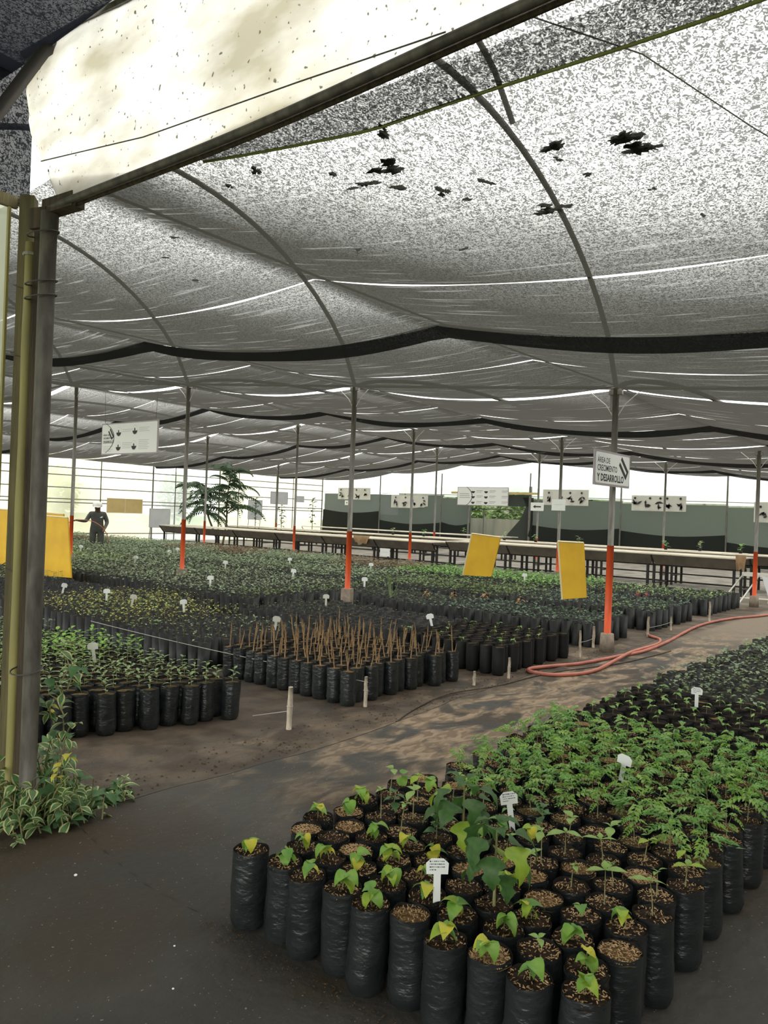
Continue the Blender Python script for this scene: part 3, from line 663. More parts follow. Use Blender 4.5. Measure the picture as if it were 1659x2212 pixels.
def left_beds_near():
    rnd = random.Random(5)
    # bed beside the entrance post: leafy sprigs
    for i in range(10):
        for j in range(14):
            u = 3.77 - i * .1405; v = 4.42 + j * .145 + (.05 if i % 2 else 0) + rnd.uniform(-.008, .008) + (3.85 - u) * .30
            if u < 2.5: continue
            t = thing('potted_sprig', ('grow bag with a leafy upright sprig in mossy soil' if j < 8 else 'grow bag with a taller leafy green sprig') + (' facing the aisle' if j == 0 else ' along the side path' if i == 0 else ' beside the cream tag' if (u - 3.45) ** 2 + (v - 5.74) ** 2 < .12 else ' inside its bed'), 'potted plant', (u + rnd.uniform(-.008, .008), v, 0), rnd.uniform(0, 6.28), 'sprigs beside the entrance post')
            off = add_bag(t, rnd.randrange(8), 0, 'moss_soil', 0, 0 if j < 3 else 1)
            if rnd.random() < .9: sprig_plant(t, off, rnd, j >= 7 and rnd.random() < .75)
    for i in range(11):
        for j in range(11):
            u = 4.72 + i * .1425; v = 4.13 + j * .145 + (.05 if i % 2 else 0) + rnd.uniform(-.01, .01) - (.0 if i < 8 else .05)
            t = thing('potted_cutting', 'black grow bag holding a bare leafless brown cutting', 'potted plant', (u, v, 0), rnd.uniform(0, 6.28), 'leafless cuttings in bags')
            tag(t, 'grow bag with bare brown cutting' + (' facing the aisle' if j == 0 else ' along the side path' if i == 0 else ' along the gap to the nearly empty bags' if i == 10 else ' inside its bed'))
            off = add_bag(t, rnd.randrange(8), 0, 'moss_soil' if rnd.random() < .5 else 'husk_soil', 0, 0 if j < 2 or i < 2 else 1)
            if rnd.random() < .92: put('cutting', rnd.choice(STICKS), t, (off[0], off[1], 0), (0, 0, rnd.uniform(0, 6)))
            if rnd.random() < .35: put('cutting', rnd.choice(STICKS), t, (off[0] + .02, off[1] - .015, 0), (0, 0, rnd.uniform(0, 6)), .8)
    for i in range(11):
        for j in range(9):
            u = 6.72 + i * .142; v = 3.92 + j * .145 + (.05 if i % 2 else 0) + rnd.uniform(-.008, .008)
            t = thing('soil_bag', 'black grow bag of dry soil with hardly any growth beside the hose loop', 'grow bag', (u, v, 0), rnd.uniform(0, 6.28), 'nearly empty soil bags')
            tag(t, 'grow bag of dry soil with hardly any growth' + (' facing the hose' if j == 0 else ' along the gap to the cuttings' if i == 0 else ' inside its bed'))
            off = add_bag(t, rnd.randrange(8), 0, 'moss_soil' if rnd.random() < .7 else 'soil', 0, 1)
            if rnd.random() < .3: seedling(t, off, 'tiny', rnd)
left_beds_near()

# ------------------------------------------------------------------ distant beds (thousands of bags)
SEG = 9
_a = np.linspace(0, 2 * PI, SEG, endpoint=False)
def build_stuff(name, label, pts, zone):
    """pts: bag centres; zone(u, v) -> (leaf count, leaf size, height, colour) for the growth on that bag"""
    P = np.array(pts); n = len(P); ring = np.stack([np.cos(_a), np.sin(_a)], 1)
    r = RB * (1 + rng.normal(0, .05, n)); h = HB + rng.normal(0, .012, n); lean = rng.normal(0, .010, (n, 2)); ph = rng.uniform(0, 6.28, n)
    V = np.zeros((n, SEG * 3 + 1, 3))
    for i in range(SEG):
        ca, sa = np.cos(_a[i] + ph), np.sin(_a[i] + ph)
        V[:, i] = np.stack([P[:, 0] + ca * r * .9, P[:, 1] + sa * r * .9, np.zeros(n)], 1)
        V[:, SEG + i] = np.stack([P[:, 0] + lean[:, 0] + ca * r, P[:, 1] + lean[:, 1] + sa * r, h + rng.normal(0, .003, n)], 1)
        V[:, 2 * SEG + i] = np.stack([P[:, 0] + lean[:, 0] + ca * r * .93, P[:, 1] + lean[:, 1] + sa * r * .93, h - .018], 1)
    V[:, 3 * SEG] = np.stack([P[:, 0] + lean[:, 0], P[:, 1] + lean[:, 1], h - .006], 1)
    f = []; fm = []
    for i in range(SEG):
        j = (i + 1) % SEG
        f.append((i, j, SEG + j, SEG + i)); fm.append(0)
        f.append((SEG + i, SEG + j, 2 * SEG + j, 2 * SEG + i)); fm.append(0)
    tri = [(2 * SEG + i, 2 * SEG + (i + 1) % SEG, 3 * SEG) for i in range(SEG)]
    K = 3 * SEG + 1; base = (np.arange(n) * K)[:, None, None]
    quads = (np.array(f)[None] + base).reshape(-1, 4); tris = (np.array(tri)[None] + base).reshape(-1, 3)
    qm = np.tile(np.array(fm), n); tm = np.ones(len(tris), int)
    # leaves
    LV = []; LC = []
    for k in range(n):
        c, ls, hh, col = zone(P[k, 0], P[k, 1])
        if c <= 0: continue
        m = max(1, int(c * random.uniform(.6, 1.3))); yaw = rng.uniform(0, 6.28, m); t = rng.uniform(.1, 1, m)
        z = h[k] - .008 + hh * t ** 1.3; rr = rng.uniform(0, .022, m) * (1 + t)
        l = ls * rng.uniform(.6, 1.3, m); wd = l * rng.uniform(.26, .4, m); up = rng.uniform(-.5, .55, m)
        cx, sy = np.cos(yaw), np.sin(yaw); bx = P[k, 0] + lean[k, 0] + cx * rr; by = P[k, 1] + lean[k, 1] + sy * rr
        p0 = np.stack([bx, by, z], 1); p2 = np.stack([bx + cx * l, by + sy * l, z + up * l], 1); mid = (p0 + p2) / 2; mid[:, 2] += .12 * l
        side = np.stack([-sy * wd, cx * wd, rng.uniform(-.3, .3, m) * wd], 1)
        LV.append(np.stack([p0, mid - side, p2, mid + side], 1)); j = rng.uniform(.65, 1.35, m)
        LC.append(np.array(col)[None] * j[:, None] * np.array([1, 1, 1])[None])
        # stem
        if hh > .06:
            q = np.array([[P[k, 0] + lean[k, 0] - .002, P[k, 1] + lean[k, 1], h[k] - .02], [P[k, 0] + lean[k, 0] + .002, P[k, 1] + lean[k, 1], h[k] - .02], [P[k, 0] + lean[k, 0] + .001, P[k, 1] + lean[k, 1], h[k] + hh], [P[k, 0] + lean[k, 0] - .001, P[k, 1] + lean[k, 1], h[k] + hh]])
            LV.append(q[None]); LC.append(np.array([[.16, .15, .07]]))
    verts = V.reshape(-1, 3); nb = len(verts)
    if LV:
        LV = np.concatenate(LV); LC = np.concatenate(LC); m = len(LV)
        verts = np.concatenate([verts, LV.reshape(-1, 3)]); lq = np.arange(m * 4).reshape(-1, 4) + nb
    else: lq = np.zeros((0, 4), int); LC = np.zeros((0, 3))
    me = bpy.data.meshes.new(name); nq, ntr, nl = len(quads), len(tris), len(lq)
    me.vertices.add(len(verts)); me.vertices.foreach_set('co', verts.astype(np.float32).ravel())
    loops = np.concatenate([quads.ravel(), tris.ravel(), lq.ravel()]); me.loops.add(len(loops)); me.loops.foreach_set('vertex_index', loops.astype(np.int32))
    me.polygons.add(nq + ntr + nl)
    starts = np.concatenate([np.arange(nq) * 4, nq * 4 + np.arange(ntr) * 3, nq * 4 + ntr * 3 + np.arange(nl) * 4])
    me.polygons.foreach_set('loop_start', starts.astype(np.int32))
    me.polygons.foreach_set('material_index', np.concatenate([qm, tm, np.full(nl, 2)]).astype(np.int32))
    me.update(calc_edges=True); me.validate()
    for mm in ('bag_far', 'moss_soil', 'leaf_mixed'): me.materials.append(MATS[mm])
    at = me.attributes.new('leafcol', 'FLOAT_COLOR', 'POINT'); colr = np.zeros((len(verts), 4), np.float32); colr[:, 3] = 1
    if nl: colr[nb:, :3] = np.repeat(np.clip(LC, 0, 1), 4, 0)
    at.data.foreach_set('color', colr.ravel())
    o = put(name, me); tag(o, label, 'seedlings', None, 'stuff'); return o

C_ = {'g': (.18, .26, .10), 'gr': (.26, .34, .20), 'y': (.50, .50, .13), 'd': (.09, .13, .065), 'b': (.12, .19, .12), 'l': (.30, .42, .16), 'br': (.22, .16, .09), 'sp': (.22, .40, .11)}
def hashv(a, b): return (math.sin(a * 12.9898 + b * 78.233) * 43758.5453) % 1
def grid_bed(u0, u1, v0, v1, pitch=.1445, skip=None):
    out = []; i = 0; u = u0 + .07
    while u < u1:
        v = v0 + .07 + (.06 if i % 2 else 0)
        while v < v1:
            uu, vv = u + random.uniform(-.012, .012), v + random.uniform(-.012, .012)
            if not (skip and skip(uu, vv)): out.append((uu, vv))
            v += pitch
        u += pitch * .985; i += 1
    return out
def near_post(u, v): return any((u - a) ** 2 + (v - b) ** 2 < .17 ** 2 for a, b in ((8.97, 3.75), (8.97, 7.93), (8.97, 12.08), (8.97, 16.08)))
def far_beds():
    build_stuff('seedling_bed', 'rows of black grow bags with tiny pale-leaved dark seedlings continuing the bed beside the aisle', FAR_FRONT, lambda u, v: (8, .040, .07, C_['gr'] if hashv(int(u * 7), int(v * 7)) < .7 else C_['g']))
    def zb(u, v):
        if v < 7.0: return (4, .03, .09, C_['gr'])
        if v < 9.6: return (8, .034, .14, C_['y'] if hashv(int(u * 6), int(v * 6)) < .7 else C_['l'])
        if v < 12: return (1, .03, .05, C_['br'])
        return (5, .05, .13, C_['gr'])
    build_stuff('seedling_bed', 'long bed of black grow bags whose seedlings turn yellow-green behind the cuttings', grid_bed(4.62, 6.25, 5.86, 27) + grid_bed(6.25, 6.7, 8.4, 20), zb)
    def za(u, v): return (9, .04, .16, C_['l'] if hashv(int(u * 5), int(v * 5)) < .5 else C_['gr'])
    build_stuff('seedling_bed', 'leafy bed of grow bags stretching behind the entrance posts', grid_bed(2.3, 3.85, 6.95, 16), za)
    def zc(u, v): return (1, .03, .04, C_['br']) if v < 6.6 else (3, .035, .07, C_['d'])
    build_stuff('seedling_bed', 'bed of grow bags with sparse dark growth behind the nearly empty bags', grid_bed(6.65, 8.22, 5.25, 7.75), zc)
    def zd(u, v):
        if v < 6.4: return (6, .05, .06, C_['b'])
        if v < 8.1: return (4, .05, .07, C_['d'])
        if v < 11: return (5, .05, .10, C_['g'] if hashv(int(v * 2), 1) < .6 else C_['gr'])
        if v < 14: return (5, .055, .13, C_['gr'])
        return (5, .06, .17, C_['gr'] if hashv(int(u * 2), int(v)) < .7 else C_['l'])
    build_stuff('seedling_bed', 'bed of grow bags with low bluish green seedlings around the sign post', grid_bed(9.02, 10.45, 3.98, 8.1, skip=near_post) + grid_bed(7.38, 10.7, 8.35, 27, skip=near_post), zd)
    def ze(u, v):
        if v < 6.5: return (6, .05, .05, C_['b'] if hashv(int(u * 3), int(v * 3)) < .6 else C_['g'])
        if v < 9.5: return (7, .055, .08, C_['g'])
        return (6, .06, .15, C_['gr'])
    build_stuff('seedling_bed', 'bed of grow bags with dense low green seedlings behind the yellow boards', grid_bed(11.15, 13.15, 3.98, 26, skip=lambda u, v: (u - 12.55) ** 2 + (v - 21.05) ** 2 < .42 ** 2), ze)
    def zf(u, v):
        if v < 6.5: return (6, .045, .05, C_['l'] if hashv(int(u * 3), int(v * 3)) < .4 else C_['g'])
        if v < 11: return (9, .06, .11, C_['sp'])
        if v < 13: return (7, .06, .12, C_['br'])
        return (8, .06, .14, C_['gr'] if hashv(int(u), int(v)) < .7 else C_['br'])
    build_stuff('seedling_bed', 'bed of grow bags with bright green seedlings in front of the long tables', grid_bed(13.80, 15.98, 4.02, 28.5), zf)
far_beds()

# ------------------------------------------------------------------ ground details
def ground_details():
    seam = [(2.09, 3.55), (2.47, 3.51), (3.11, 3.47), (4.01, 3.45), (5.6, 3.59), (7.46, 3.66)]
    pts = smoothline([(-7, 3.6, 0), (.5, 3.62, 0)] + [(a, b, 0) for a, b in seam] + [(9, 3.62, 0), (11, 3.6, 0)], 10)
    mb = MB(); rows = []
    for i, p in enumerate(pts):
        j = .03 * mnoise.noise(Vector((p.x * 2.1, 0, 0))) + .015 * mnoise.noise(Vector((p.x * 7, 3, 0))); k = .014 + .016 * abs(mnoise.noise(Vector((p.x * 1.7, 4, 0)))); y = p.y + j
        rows.append([(p.x, y + .006, .0005), (p.x, y + .008, k * .8), (p.x, y - .006, k), (p.x, y - .05, .006), (p.x, y - .3, .004), (p.x, 1.5, .004), (p.x, -8.6, .004)])
    mb.grid(rows); o = put('floor_cloth', mb.mesh('floor_cloth', 'ground_cover', True)); tag(o, 'black ground cloth with raised frayed edge along the aisle', kind='structure')
    mb = MB(); mb.tube([(q[1][0], q[1][1], q[1][2] - .004) for q in rows], .007, 5); put('frayed_edge', mb.mesh('frayed_edge', 'debris', True), o)
    r = random.Random(18); mb = MB()
    for _ in range(900):
        u, v = r.uniform(1.5, 9), 3.55 + abs(r.gauss(0, .28)); l = r.uniform(.004, .013); a = r.uniform(0, PI); c, s_ = math.cos(a), math.sin(a); wd = l * .5
        if v > 4.3: continue
        mb.face([(u - l * c, v - l * s_, .002), (u + wd * s_, v - wd * c, .004 + l * .3), (u + l * c, v + l * s_, .002), (u - wd * s_, v + wd * c, .005)])
    tag(put('soil_crumbs', mb.mesh('soil_crumbs', 'moss_soil')), 'brown crumbs and leaf bits on the soil strip along the beds', 'soil crumbs', None, 'stuff')
    # soil and husk spilled round the feet of the bags
    r = random.Random(8); mb = MB()
    for _ in range(420):
        if r.random() < .6: u, v = 1.90 - abs(r.gauss(0, .05)), r.uniform(.8, 2.3)
        else: u, v = r.uniform(1.9, 6), 2.31 + abs(r.gauss(0, .04))
        a = r.uniform(0, PI); l = r.uniform(.003, .008); wd = l * .4; z = .007 + r.uniform(0, .003); c, s_ = math.cos(a), math.sin(a)
        mb.face([(u - l * c, v - l * s_, z), (u + wd * s_, v - wd * c, z + .002), (u + l * c, v + l * s_, z), (u - wd * s_, v + wd * c, z + .003)])
    tag(put('spilled_husk', mb.mesh('spilled_husk', 'husk_soil')), 'spilled husk and soil crumbs at the foot of the grow bags', 'husk', None, 'stuff')
    mb = MB(); P = smoothline([(4.6, 3.53, .004), (5.0, 3.66, .008), (5.6, 3.75, .016), (6.2, 3.62, .02), (7.2, 3.58, .012), (8.3, 3.30, .012), (9.6, 3.2, .01)], 8)
    mb.tube(P, .007, 6); o = put('irrigation_tube', mb.mesh('irrigation_tube', 'wood_brown', True)); tag(o, 'thin dark irrigation tube lying along the aisle', 'tube')
    mb = MB(); P = smoothline([(2.02, 3.46, .003), (1.97, 3.24, .003), (1.92, 2.93, .003), (1.89, 2.66, .003), (1.90, 2.36, .003)], 8)
    rows = [[(p.x - .008, p.y, .0005) for p in P], [(p.x + .003 * math.sin(i), p.y, .005 + .003 * math.sin(i * 1.7)) for i, p in enumerate(P)], [(p.x + .010, p.y, .0005) for p in P]]
    mb.grid(rows); o = put('ground_cloth_overlap', mb.mesh('ground_cloth_overlap', 'bag_inside', True)); tag(o, 'dark overlap line between two ground cloths', 'ground cloth')
    r = random.Random(3); mb = MB()
    lump = MB(); lump.lathe([(.0, 0), (.008, .001), (.006, .006), (0, .007)], 5); lm = lump.mesh('pebble', 'tag_white')
    for (u, v, sc, lab) in ((1.74, 2.98, 1.1, 'small white pebble lying on the dark ground cloth'), (1.55, 2.05, .7, 'tiny white crumb on the dark ground cloth'), (1.70, 2.25, .7, 'tiny white crumb beside the corner grow bag')):
        tag(put('pebble', lm, None, (u, v, 0), (0, 0, 1), (sc * 1.4, sc, sc)), lab, 'pebble', 'white crumbs on the floor')
    mb = MB(); mb.box((17.25, 11, .05), (.35, 15.2, .10)); mb.box((17.25, 23.5, .05), (.35, 9.5, .10)); o = put('curb', mb.mesh('curb', 'curb')); o['kind'] = 'structure'
ground_details()

# ------------------------------------------------------------------ hose, stakes, strings, tags
def small_stuff():
    P = [(17.5, 3.1), (14.97, 3.32), (13.75, 3.61), (12.31, 3.69), (10.22, 3.46), (9.23, 3.40), (8.64, 3.47), (7.87, 3.57), (7.45, 3.72), (7.16, 3.80), (7.02, 3.70), (7.10, 3.45), (7.55, 3.30), (8.35, 3.36), (9.0, 3.44), (9.78, 3.44), (10.35, 3.60), (10.55, 3.80), (10.75, 3.92)]
    mb = MB(); pts = smoothline([(a, b, .022 + (.018 if 13 <= i <= 15 else 0)) for i, (a, b) in enumerate(P)], 8); mb.tube(pts, .019, 8)
    tag(put('garden_hose', mb.mesh('garden_hose', 'hose_red', True)), 'salmon red garden hose looped on the aisle floor', 'hose')
    # stakes with string
    st = [(3.89, 3.94, .30, .020), (4.78, 3.99, .24, .016), (6.13, 3.82, .13, .014), (6.66, 3.76, .20, .014), (8.33, 3.80, .30, .014), (9.10, 3.98, .26, .02), (10.62, 3.86, .27, .018), (11.55, 3.86, .20, .016), (13.2, 3.80, .32, .018)]
    labs = ['thick pale wooden stake standing free beside the sprig bed', 'white wooden stake in front of the leafless cuttings', 'short pale stake between the cuttings and the nearly empty bags', 'whitish stake at the corner of the nearly empty bags', 'thin mottled stake left of the sign post', 'flat pale stake against the sign post footing', 'pale stake where the hose meets the bed', 'short pale stake in front of the dense green bed', 'tall pale stake between two far beds']
    for (u, v, h, r), lab in zip(st, labs):
        t = thing('bed_stake', lab, 'stake', (u, v, 0), random.uniform(0, 1), 'pale bed stakes')
        mb = MB(); rr = random.Random(int(u * 100)); mb.tube([(rr.uniform(-.004, .004), rr.uniform(-.004, .004), z) for z in np.linspace(0, h, 5)], [r, r * .95, r * 1.04, r * .9, r * .85], 7); put('shaft', mb.mesh('shaft', 'stake', True), t)
        mb = MB(); mb.tube([(r * 1.15 * math.cos(a), r * 1.15 * math.sin(a), h * .55) for a in np.linspace(0, 2 * PI, 9)], .0025, 4); put('knot', mb.mesh('knot', 'string'), t)
    def string(a, b, sag, lab):
        mb = MB(); A, B = Vector(a), Vector(b); P = [A.lerp(B, k / 12) - Vector((0, 0, sag * 4 * (k / 12) * (1 - k / 12))) for k in range(13)]; mb.tube(P, .0028, 4)
        tag(put('string', mb.mesh('string', 'string')), lab, 'string')
    string((4.78, 3.97, .20), (4.50, 7.6, .29), .02, 'pale string stretched along the side of the cuttings bed')
    string((3.89, 3.94, .13), (3.87, 4.30, .03), .0, 'short string running from the thick stake to the ground')
    string((8.33, 3.80, .17), (9.10, 3.97, .12), .01, 'string tied between two stakes left of the sign post')
    string((10.62, 3.86, .12), (11.55, 3.86, .12), .01, 'string tied between two stakes of the dense green bed')
    # plant tags
    def tag_at(u, v, z0, yaw, tilt, sc, writing, lab, m='tag_white'):
        t = thing('plant_tag', lab, 'plant tag', (u, v, z0), 0, 'white plant tags'); t.rotation_euler = (tilt[0], tilt[1], yaw); t.scale = (sc,) * 3
        o = [(-.012, 0), (.012, 0), (.012, .105), (.036, .105), (.038, .140), (.020, .155), (-.020, .155), (-.038, .140), (-.036, .105), (-.012, .105)]
        mb = MB(); mb.prism(o, -.001, .001); put('plate', mb.mesh('plate', m), t)
        if writing:
            rr = random.Random(int(u * 50)); mb = MB()
            for k, zz in enumerate((.146, .137, .128, .119)):
                x = -.026
                while x < (.024 if k < 3 else -.002):
                    wd = rr.uniform(.002, .006); h = rr.uniform(.0015, .004)
                    mb.face([(x, -.0013, zz - h / 2), (x + wd, -.0013, zz - h / 2 + rr.uniform(-.001, .001)), (x + wd, -.0013, zz + h / 2), (x, -.0013, zz + h / 2)]); x += wd + rr.uniform(.0008, .003)
            put('handwriting', mb.mesh('handwriting', 'ink'), t)['kind'] = 'stuff'
    T = [(3.74, 1.47, -.45, (.05, .18), 1, 'blank white tag leaning among the feathery seedlings'), (2.86, 1.57, .35, (-.2, -.1), 1, 'handwritten white tag half hidden by large dark leaves'), (2.13, 1.44, .15, (-.1, 0), 1, 'handwritten white tag in front of the bushy lobed plant'), (5.64, 1.69, .0, (0, 0), 1, 'white tag where the tiny dark seedlings begin'),
         (3.45, 5.74, -.3, (.05, -.15), 1, 'cream tag standing among the leafy sprigs'), (5.69, 9.25, 0, (0, 0), 1, 'upright white tag in the yellow-green seedlings'), (5.59, 10.21, .5, (0, .25), 1, 'tilted white tag behind the yellow-green seedlings'), (5.82, 7.76, .1, (0, -.1), 1, 'white tag at the near end of the yellow-green seedlings'), (5.6, 8.55, .2, (0, .2), 1, 'cream tag leaning in the yellow-green seedlings'),
         (7.96, 9.97, 0, (0, 0), 1, 'white tag in the bed behind the square concrete block'), (5.7, 6.05, .2, (0, .15), 1, 'yellowed tag behind the leafless cuttings'), (7.34, 5.16, 0, (0, -.25), 1, 'white tag among the nearly empty bags'), (7.76, 7.24, 0, (0, 0), 1, 'yellowish tag beside the square concrete block'), (10.14, 8.58, 0, (0, 0), 1, 'white tag right of the post with the square block'),
         (13.15, 10.98, 0, (0, .1), 1, 'white tag in front of the table with hanging paper'), (10.26, 10.45, 0, (0, .1), 1, 'white tag in the green bed left of the post'), (12.58, 12.92, 0, (0, 0), 1, 'small white tag near the orange post by the tables'), (14.02, 7.64, 0, (0, .0), 1, 'white tag behind the tilted yellow board'), (10.49, 12.67, 0, (0, 0), 1, 'pale tag right of the orange post among seedlings'), (12.49, 17.04, 0, (0, 0), 1, 'tiny white tag in front of the drooping tree'), (10.6, 18.5, 0, (0, 0), 1, 'tiny white tag in front of the person'),
         (11.6, 16.2, .2, (0, .2), 1, 'tiny tag between the person and the tree'), (9.6, 14.6, .1, (0, .2), 1, 'tiny tag beside the yellow boards')]
    for i, (u, v, dy, tilt, wr, lab) in enumerate(T):
        far = u * .777 + v * .629
        tag_at(u, v, .262 if far < 6 else .245, facing(u, v) + dy, tilt, 1.0 if far < 6 else (1.15 if far < 11 else 1.35), i in (1, 2, 3), lab, 'poster' if 'cream' in lab or 'yellow' in lab[:10] else 'tag_white')
small_stuff()

# ------------------------------------------------------------------ signs and boards
def text_mesh(txt, size, m, bold=0.0, align='LEFT'):
    cu = bpy.data.curves.new('lettering', 'FONT'); cu.body = txt; cu.size = size; cu.offset = bold; cu.align_x = align; cu.resolution_u = 2
    ob = bpy.data.objects.new('lettering', cu); COL.objects.link(ob)
    bpy.context.view_layer.update(); dg = bpy.context.evaluated_depsgraph_get()
    me = bpy.data.meshes.new_from_object(ob.evaluated_get(dg)); bpy.data.objects.remove(ob); bpy.data.curves.remove(cu)
    me.materials.clear(); me.materials.append(MATS[m]); return me
def letter(t, txt, x, z, size, m='ink', bold=0.0, sx=1.0, align='LEFT', y=-.0125):
    o = put('lettering', text_mesh(txt, size, m, bold, align), t, (x, y, z), (PI / 2, 0, 0)); o.scale = (sx, 1, 1); return o
def round_rect(w, h, r, n=4):
    P = []
    for cx, cz, a0 in ((w / 2 - r, h / 2 - r, 0), (-w / 2 + r, h / 2 - r, PI / 2), (-w / 2 + r, -h / 2 + r, PI), (w / 2 - r, -h / 2 + r, 1.5 * PI)):
        P += [(cx + r * math.cos(a0 + k * PI / 2 / n), cz + r * math.sin(a0 + k * PI / 2 / n)) for k in range(n + 1)]
    return P[::-1]
def shift(P, x, z): return [(a + x, b + z) for a, b in P]
def disc(r, n=14, a0=0, a1=2 * PI): return [(r * math.cos(a0 + (a1 - a0) * k / n), r * math.sin(a0 + (a1 - a0) * k / n)) for k in range(n + (1 if a1 - a0 < 6 else 0))][::-1]
def flat(name, outs, t, m, y=-.0125):
    mb = MB()
    for P in outs: mb.face([(x, y, z) for x, z in P])
    o = put(name, mb.mesh(name, m), t)
    if len(outs) > 1: o['kind'] = 'stuff'
    return o
def panel(t, w, h, m='sign_white', frame='sign_frame', th=.02):
    mb = MB(); mb.prism([(-w / 2, -h / 2), (-w / 2, h / 2), (w / 2, h / 2), (w / 2, -h / 2)], -th / 2, th / 2); put('backing', mb.mesh('backing', frame), t)
    mb = MB(); mb.prism(round_rect(w - .05, h - .05, .03), -th / 2 - .002, -th / 2 + .001); put('face', mb.mesh('face', m), t)
def emblem(t, cx, cz, L, W, ang, y=-.0128):
    """two slanting dark bars joined at the lower end"""
    c, s = math.cos(ang), math.sin(ang)
    def R(P): return [(cx + x * c - z * s, cz + x * s + z * c) for x, z in P]
    b = W * .36
    flat('emblem', [R([(-L / 2, W / 2 - b), (-L / 2, W / 2), (L / 2, W / 2), (L / 2, W / 2 - b)]), R([(-L / 2, -W / 2), (-L / 2, -W / 2 + b), (L / 2, -W / 2 + b), (L / 2, -W / 2)]), R([(L / 2 - b * .8, -W / 2 + b), (L / 2 - b * .8, W / 2 - b), (L / 2, W / 2 - b), (L / 2, -W / 2 + b)])], t, 'ink', y)
def signs():
    # area sign on the sign post
    t = thing('area_sign', 'white framed sign reading area de crecimiento y desarrollo on the post', 'sign', (8.72, 3.66, 2.165), 0)
    w, h = 1.02, .40; panel(t, w, h)
    letter(t, 'ÁREA DE', -.44, .060, .088, bold=.001, sx=1.0); letter(t, 'CRECIMIENTO', -.44, -.032, .096, bold=.0015, sx=.90); letter(t, 'Y DESARROLLO', -.44, -.145, .112, bold=.004, sx=.96)
    emblem(t, .315, .03, .27, .135, math.radians(-38))
    # hanging information board
    t = thing('info_board', 'white information board with a curved line and four round pictures hanging under the net', 'sign', (9.0, 14.03, 2.89), -PI / 2)
    w, h = 2.0, .66; panel(t, w, h, th=.025)
    arc = [(-1.55 + 1.02 * math.cos(a), .02 + 1.02 * math.sin(a) * .42 / 1.0) for a in np.linspace(-.80, .80, 15)]
    flat('curved_line', [[(arc[i][0] - .012, arc[i][1]), (arc[i + 1][0] - .012, arc[i + 1][1]), (arc[i + 1][0] + .012, arc[i + 1][1]), (arc[i][0] + .012, arc[i][1])] for i in range(14)], t, 'ink', -.016)
    emblem(t, -.64, .10, .22, .11, math.radians(-52), -.016)
    letter(t, 'ÁREA DE', -.93, .065, .060, 'ink', .001, y=-.016); letter(t, 'CRECIMIENTO Y', -.93, .00, .056, 'ink', .001, .8, y=-.016); letter(t, 'DESARROLLO', -.93, -.085, .078, 'ink', .002, .82, y=-.016)
    for x, z in ((-.36, .14), (.22, .16), (-.36, -.16), (.20, -.15)):
        flat('picture_ring', [shift(disc(.098), x, z)], t, 'print_soft', -.0150); flat('picture_disc', [shift(disc(.090), x, z)], t, 'sign_white', -.0155)
        flat('picture', [shift(disc(.088, 10, PI * 1.05, PI * 1.95), x, z), shift([(-.02, -.03), (-.03, .02), (0, .05), (.02, .0)], x, z)], t, 'ink', -.016)
    L = []
    for x, z, n in ((-.22, .17, 2), (.36, .19, 3), (-.22, -.10, 4), (.36, -.06, 6), (-.93, -.16, 4)):
        for k in range(n): L.append([(x, z - k * .035), (x, z - k * .035 + .016), (x + .36 - .05 * (k % 2), z - k * .035 + .016), (x + .36 - .05 * (k % 2), z - k * .035)])
    flat('print_lines', L, t, 'print_soft', -.016)
    for x in (-.9, .9):
        mb = MB(); mb.tube([(x, 0, .33), (x * 1.05, 0, 1.05)], .005, 4); put('hanger', mb.mesh('hanger', 'wire'), t)
    # information board over the doorway
    t = thing('info_board', 'wide white information board above the doorway', 'sign', (30.845, 19.15, 2.52), -PI / 2); w, h = 2.75, .86; panel(t, w, h, th=.03)
    arc = [(-1.7 + 1.15 * math.cos(a), .0 + .62 * math.sin(a)) for a in np.linspace(-.75, .75, 13)]
    flat('curved_line', [[(arc[i][0] - .02, arc[i][1]), (arc[i + 1][0] - .02, arc[i + 1][1]), (arc[i + 1][0] + .02, arc[i + 1][1]), (arc[i][0] + .02, arc[i][1])] for i in range(12)], t, 'ink', -.019)
    L = [[(-1.25, .10 - .09 * k), (-1.25, .13 - .09 * k), (-.72 + .03 * k, .13 - .09 * k), (-.72 + .03 * k, .10 - .09 * k)] for k in range(3)]
    for i, x in enumerate((-.5, .2, .85)):
        for j, z in enumerate((.24, 0, -.26)):
            if i < 2: flat('picture', [shift(disc(.10, 9, PI, 2 * PI), x, z)], t, 'ink', -.0192)
            L.append([(x + .18, z), (x + .18, z + .03), (x + .52, z + .03), (x + .52, z)]); L.append([(x + .18, z - .06), (x + .18, z - .04), (x + .45, z - .04), (x + .45, z - .06)])
    flat('print_lines', L, t, 'print_grey', -.019)
    # botanical posters along the back wall
    rr = random.Random(9)
    for (v1, v0, z1, z0, n, lab, curl) in ((28.38, 26.1, 2.86, 2.24, 4, 'white botanical poster by the wall corner', 0), (24.7, 22.4, 2.52, 1.88, 4, 'white botanical poster with a curling corner', .12), (16.16, 14.03, 2.88, 2.20, 4, 'long white plant poster right of the doorway', 0), (12.15, 9.97, 2.68, 2.06, 5, 'long white botanical poster on the grey-green net', 0), (7.5, 5.0, 2.50, 1.75, 4, 'white plant poster beyond the folding frame', 0)):
        t = thing('wall_poster', lab, 'poster', (31.05, (v0 + v1) / 2, (z0 + z1) / 2), -PI / 2, 'botanical posters on the back wall'); w, h = v1 - v0, z1 - z0
        mb = MB(); nx = 10; rows = []
        for tt in np.linspace(0, 1, 5): rows.append([(-w / 2 + w * k / nx, .02 * math.sin(k * .9), -h / 2 + h * tt + (curl * max(0, k / nx - .6) * (1 - tt) * 2.2)) for k in range(nx + 1)])
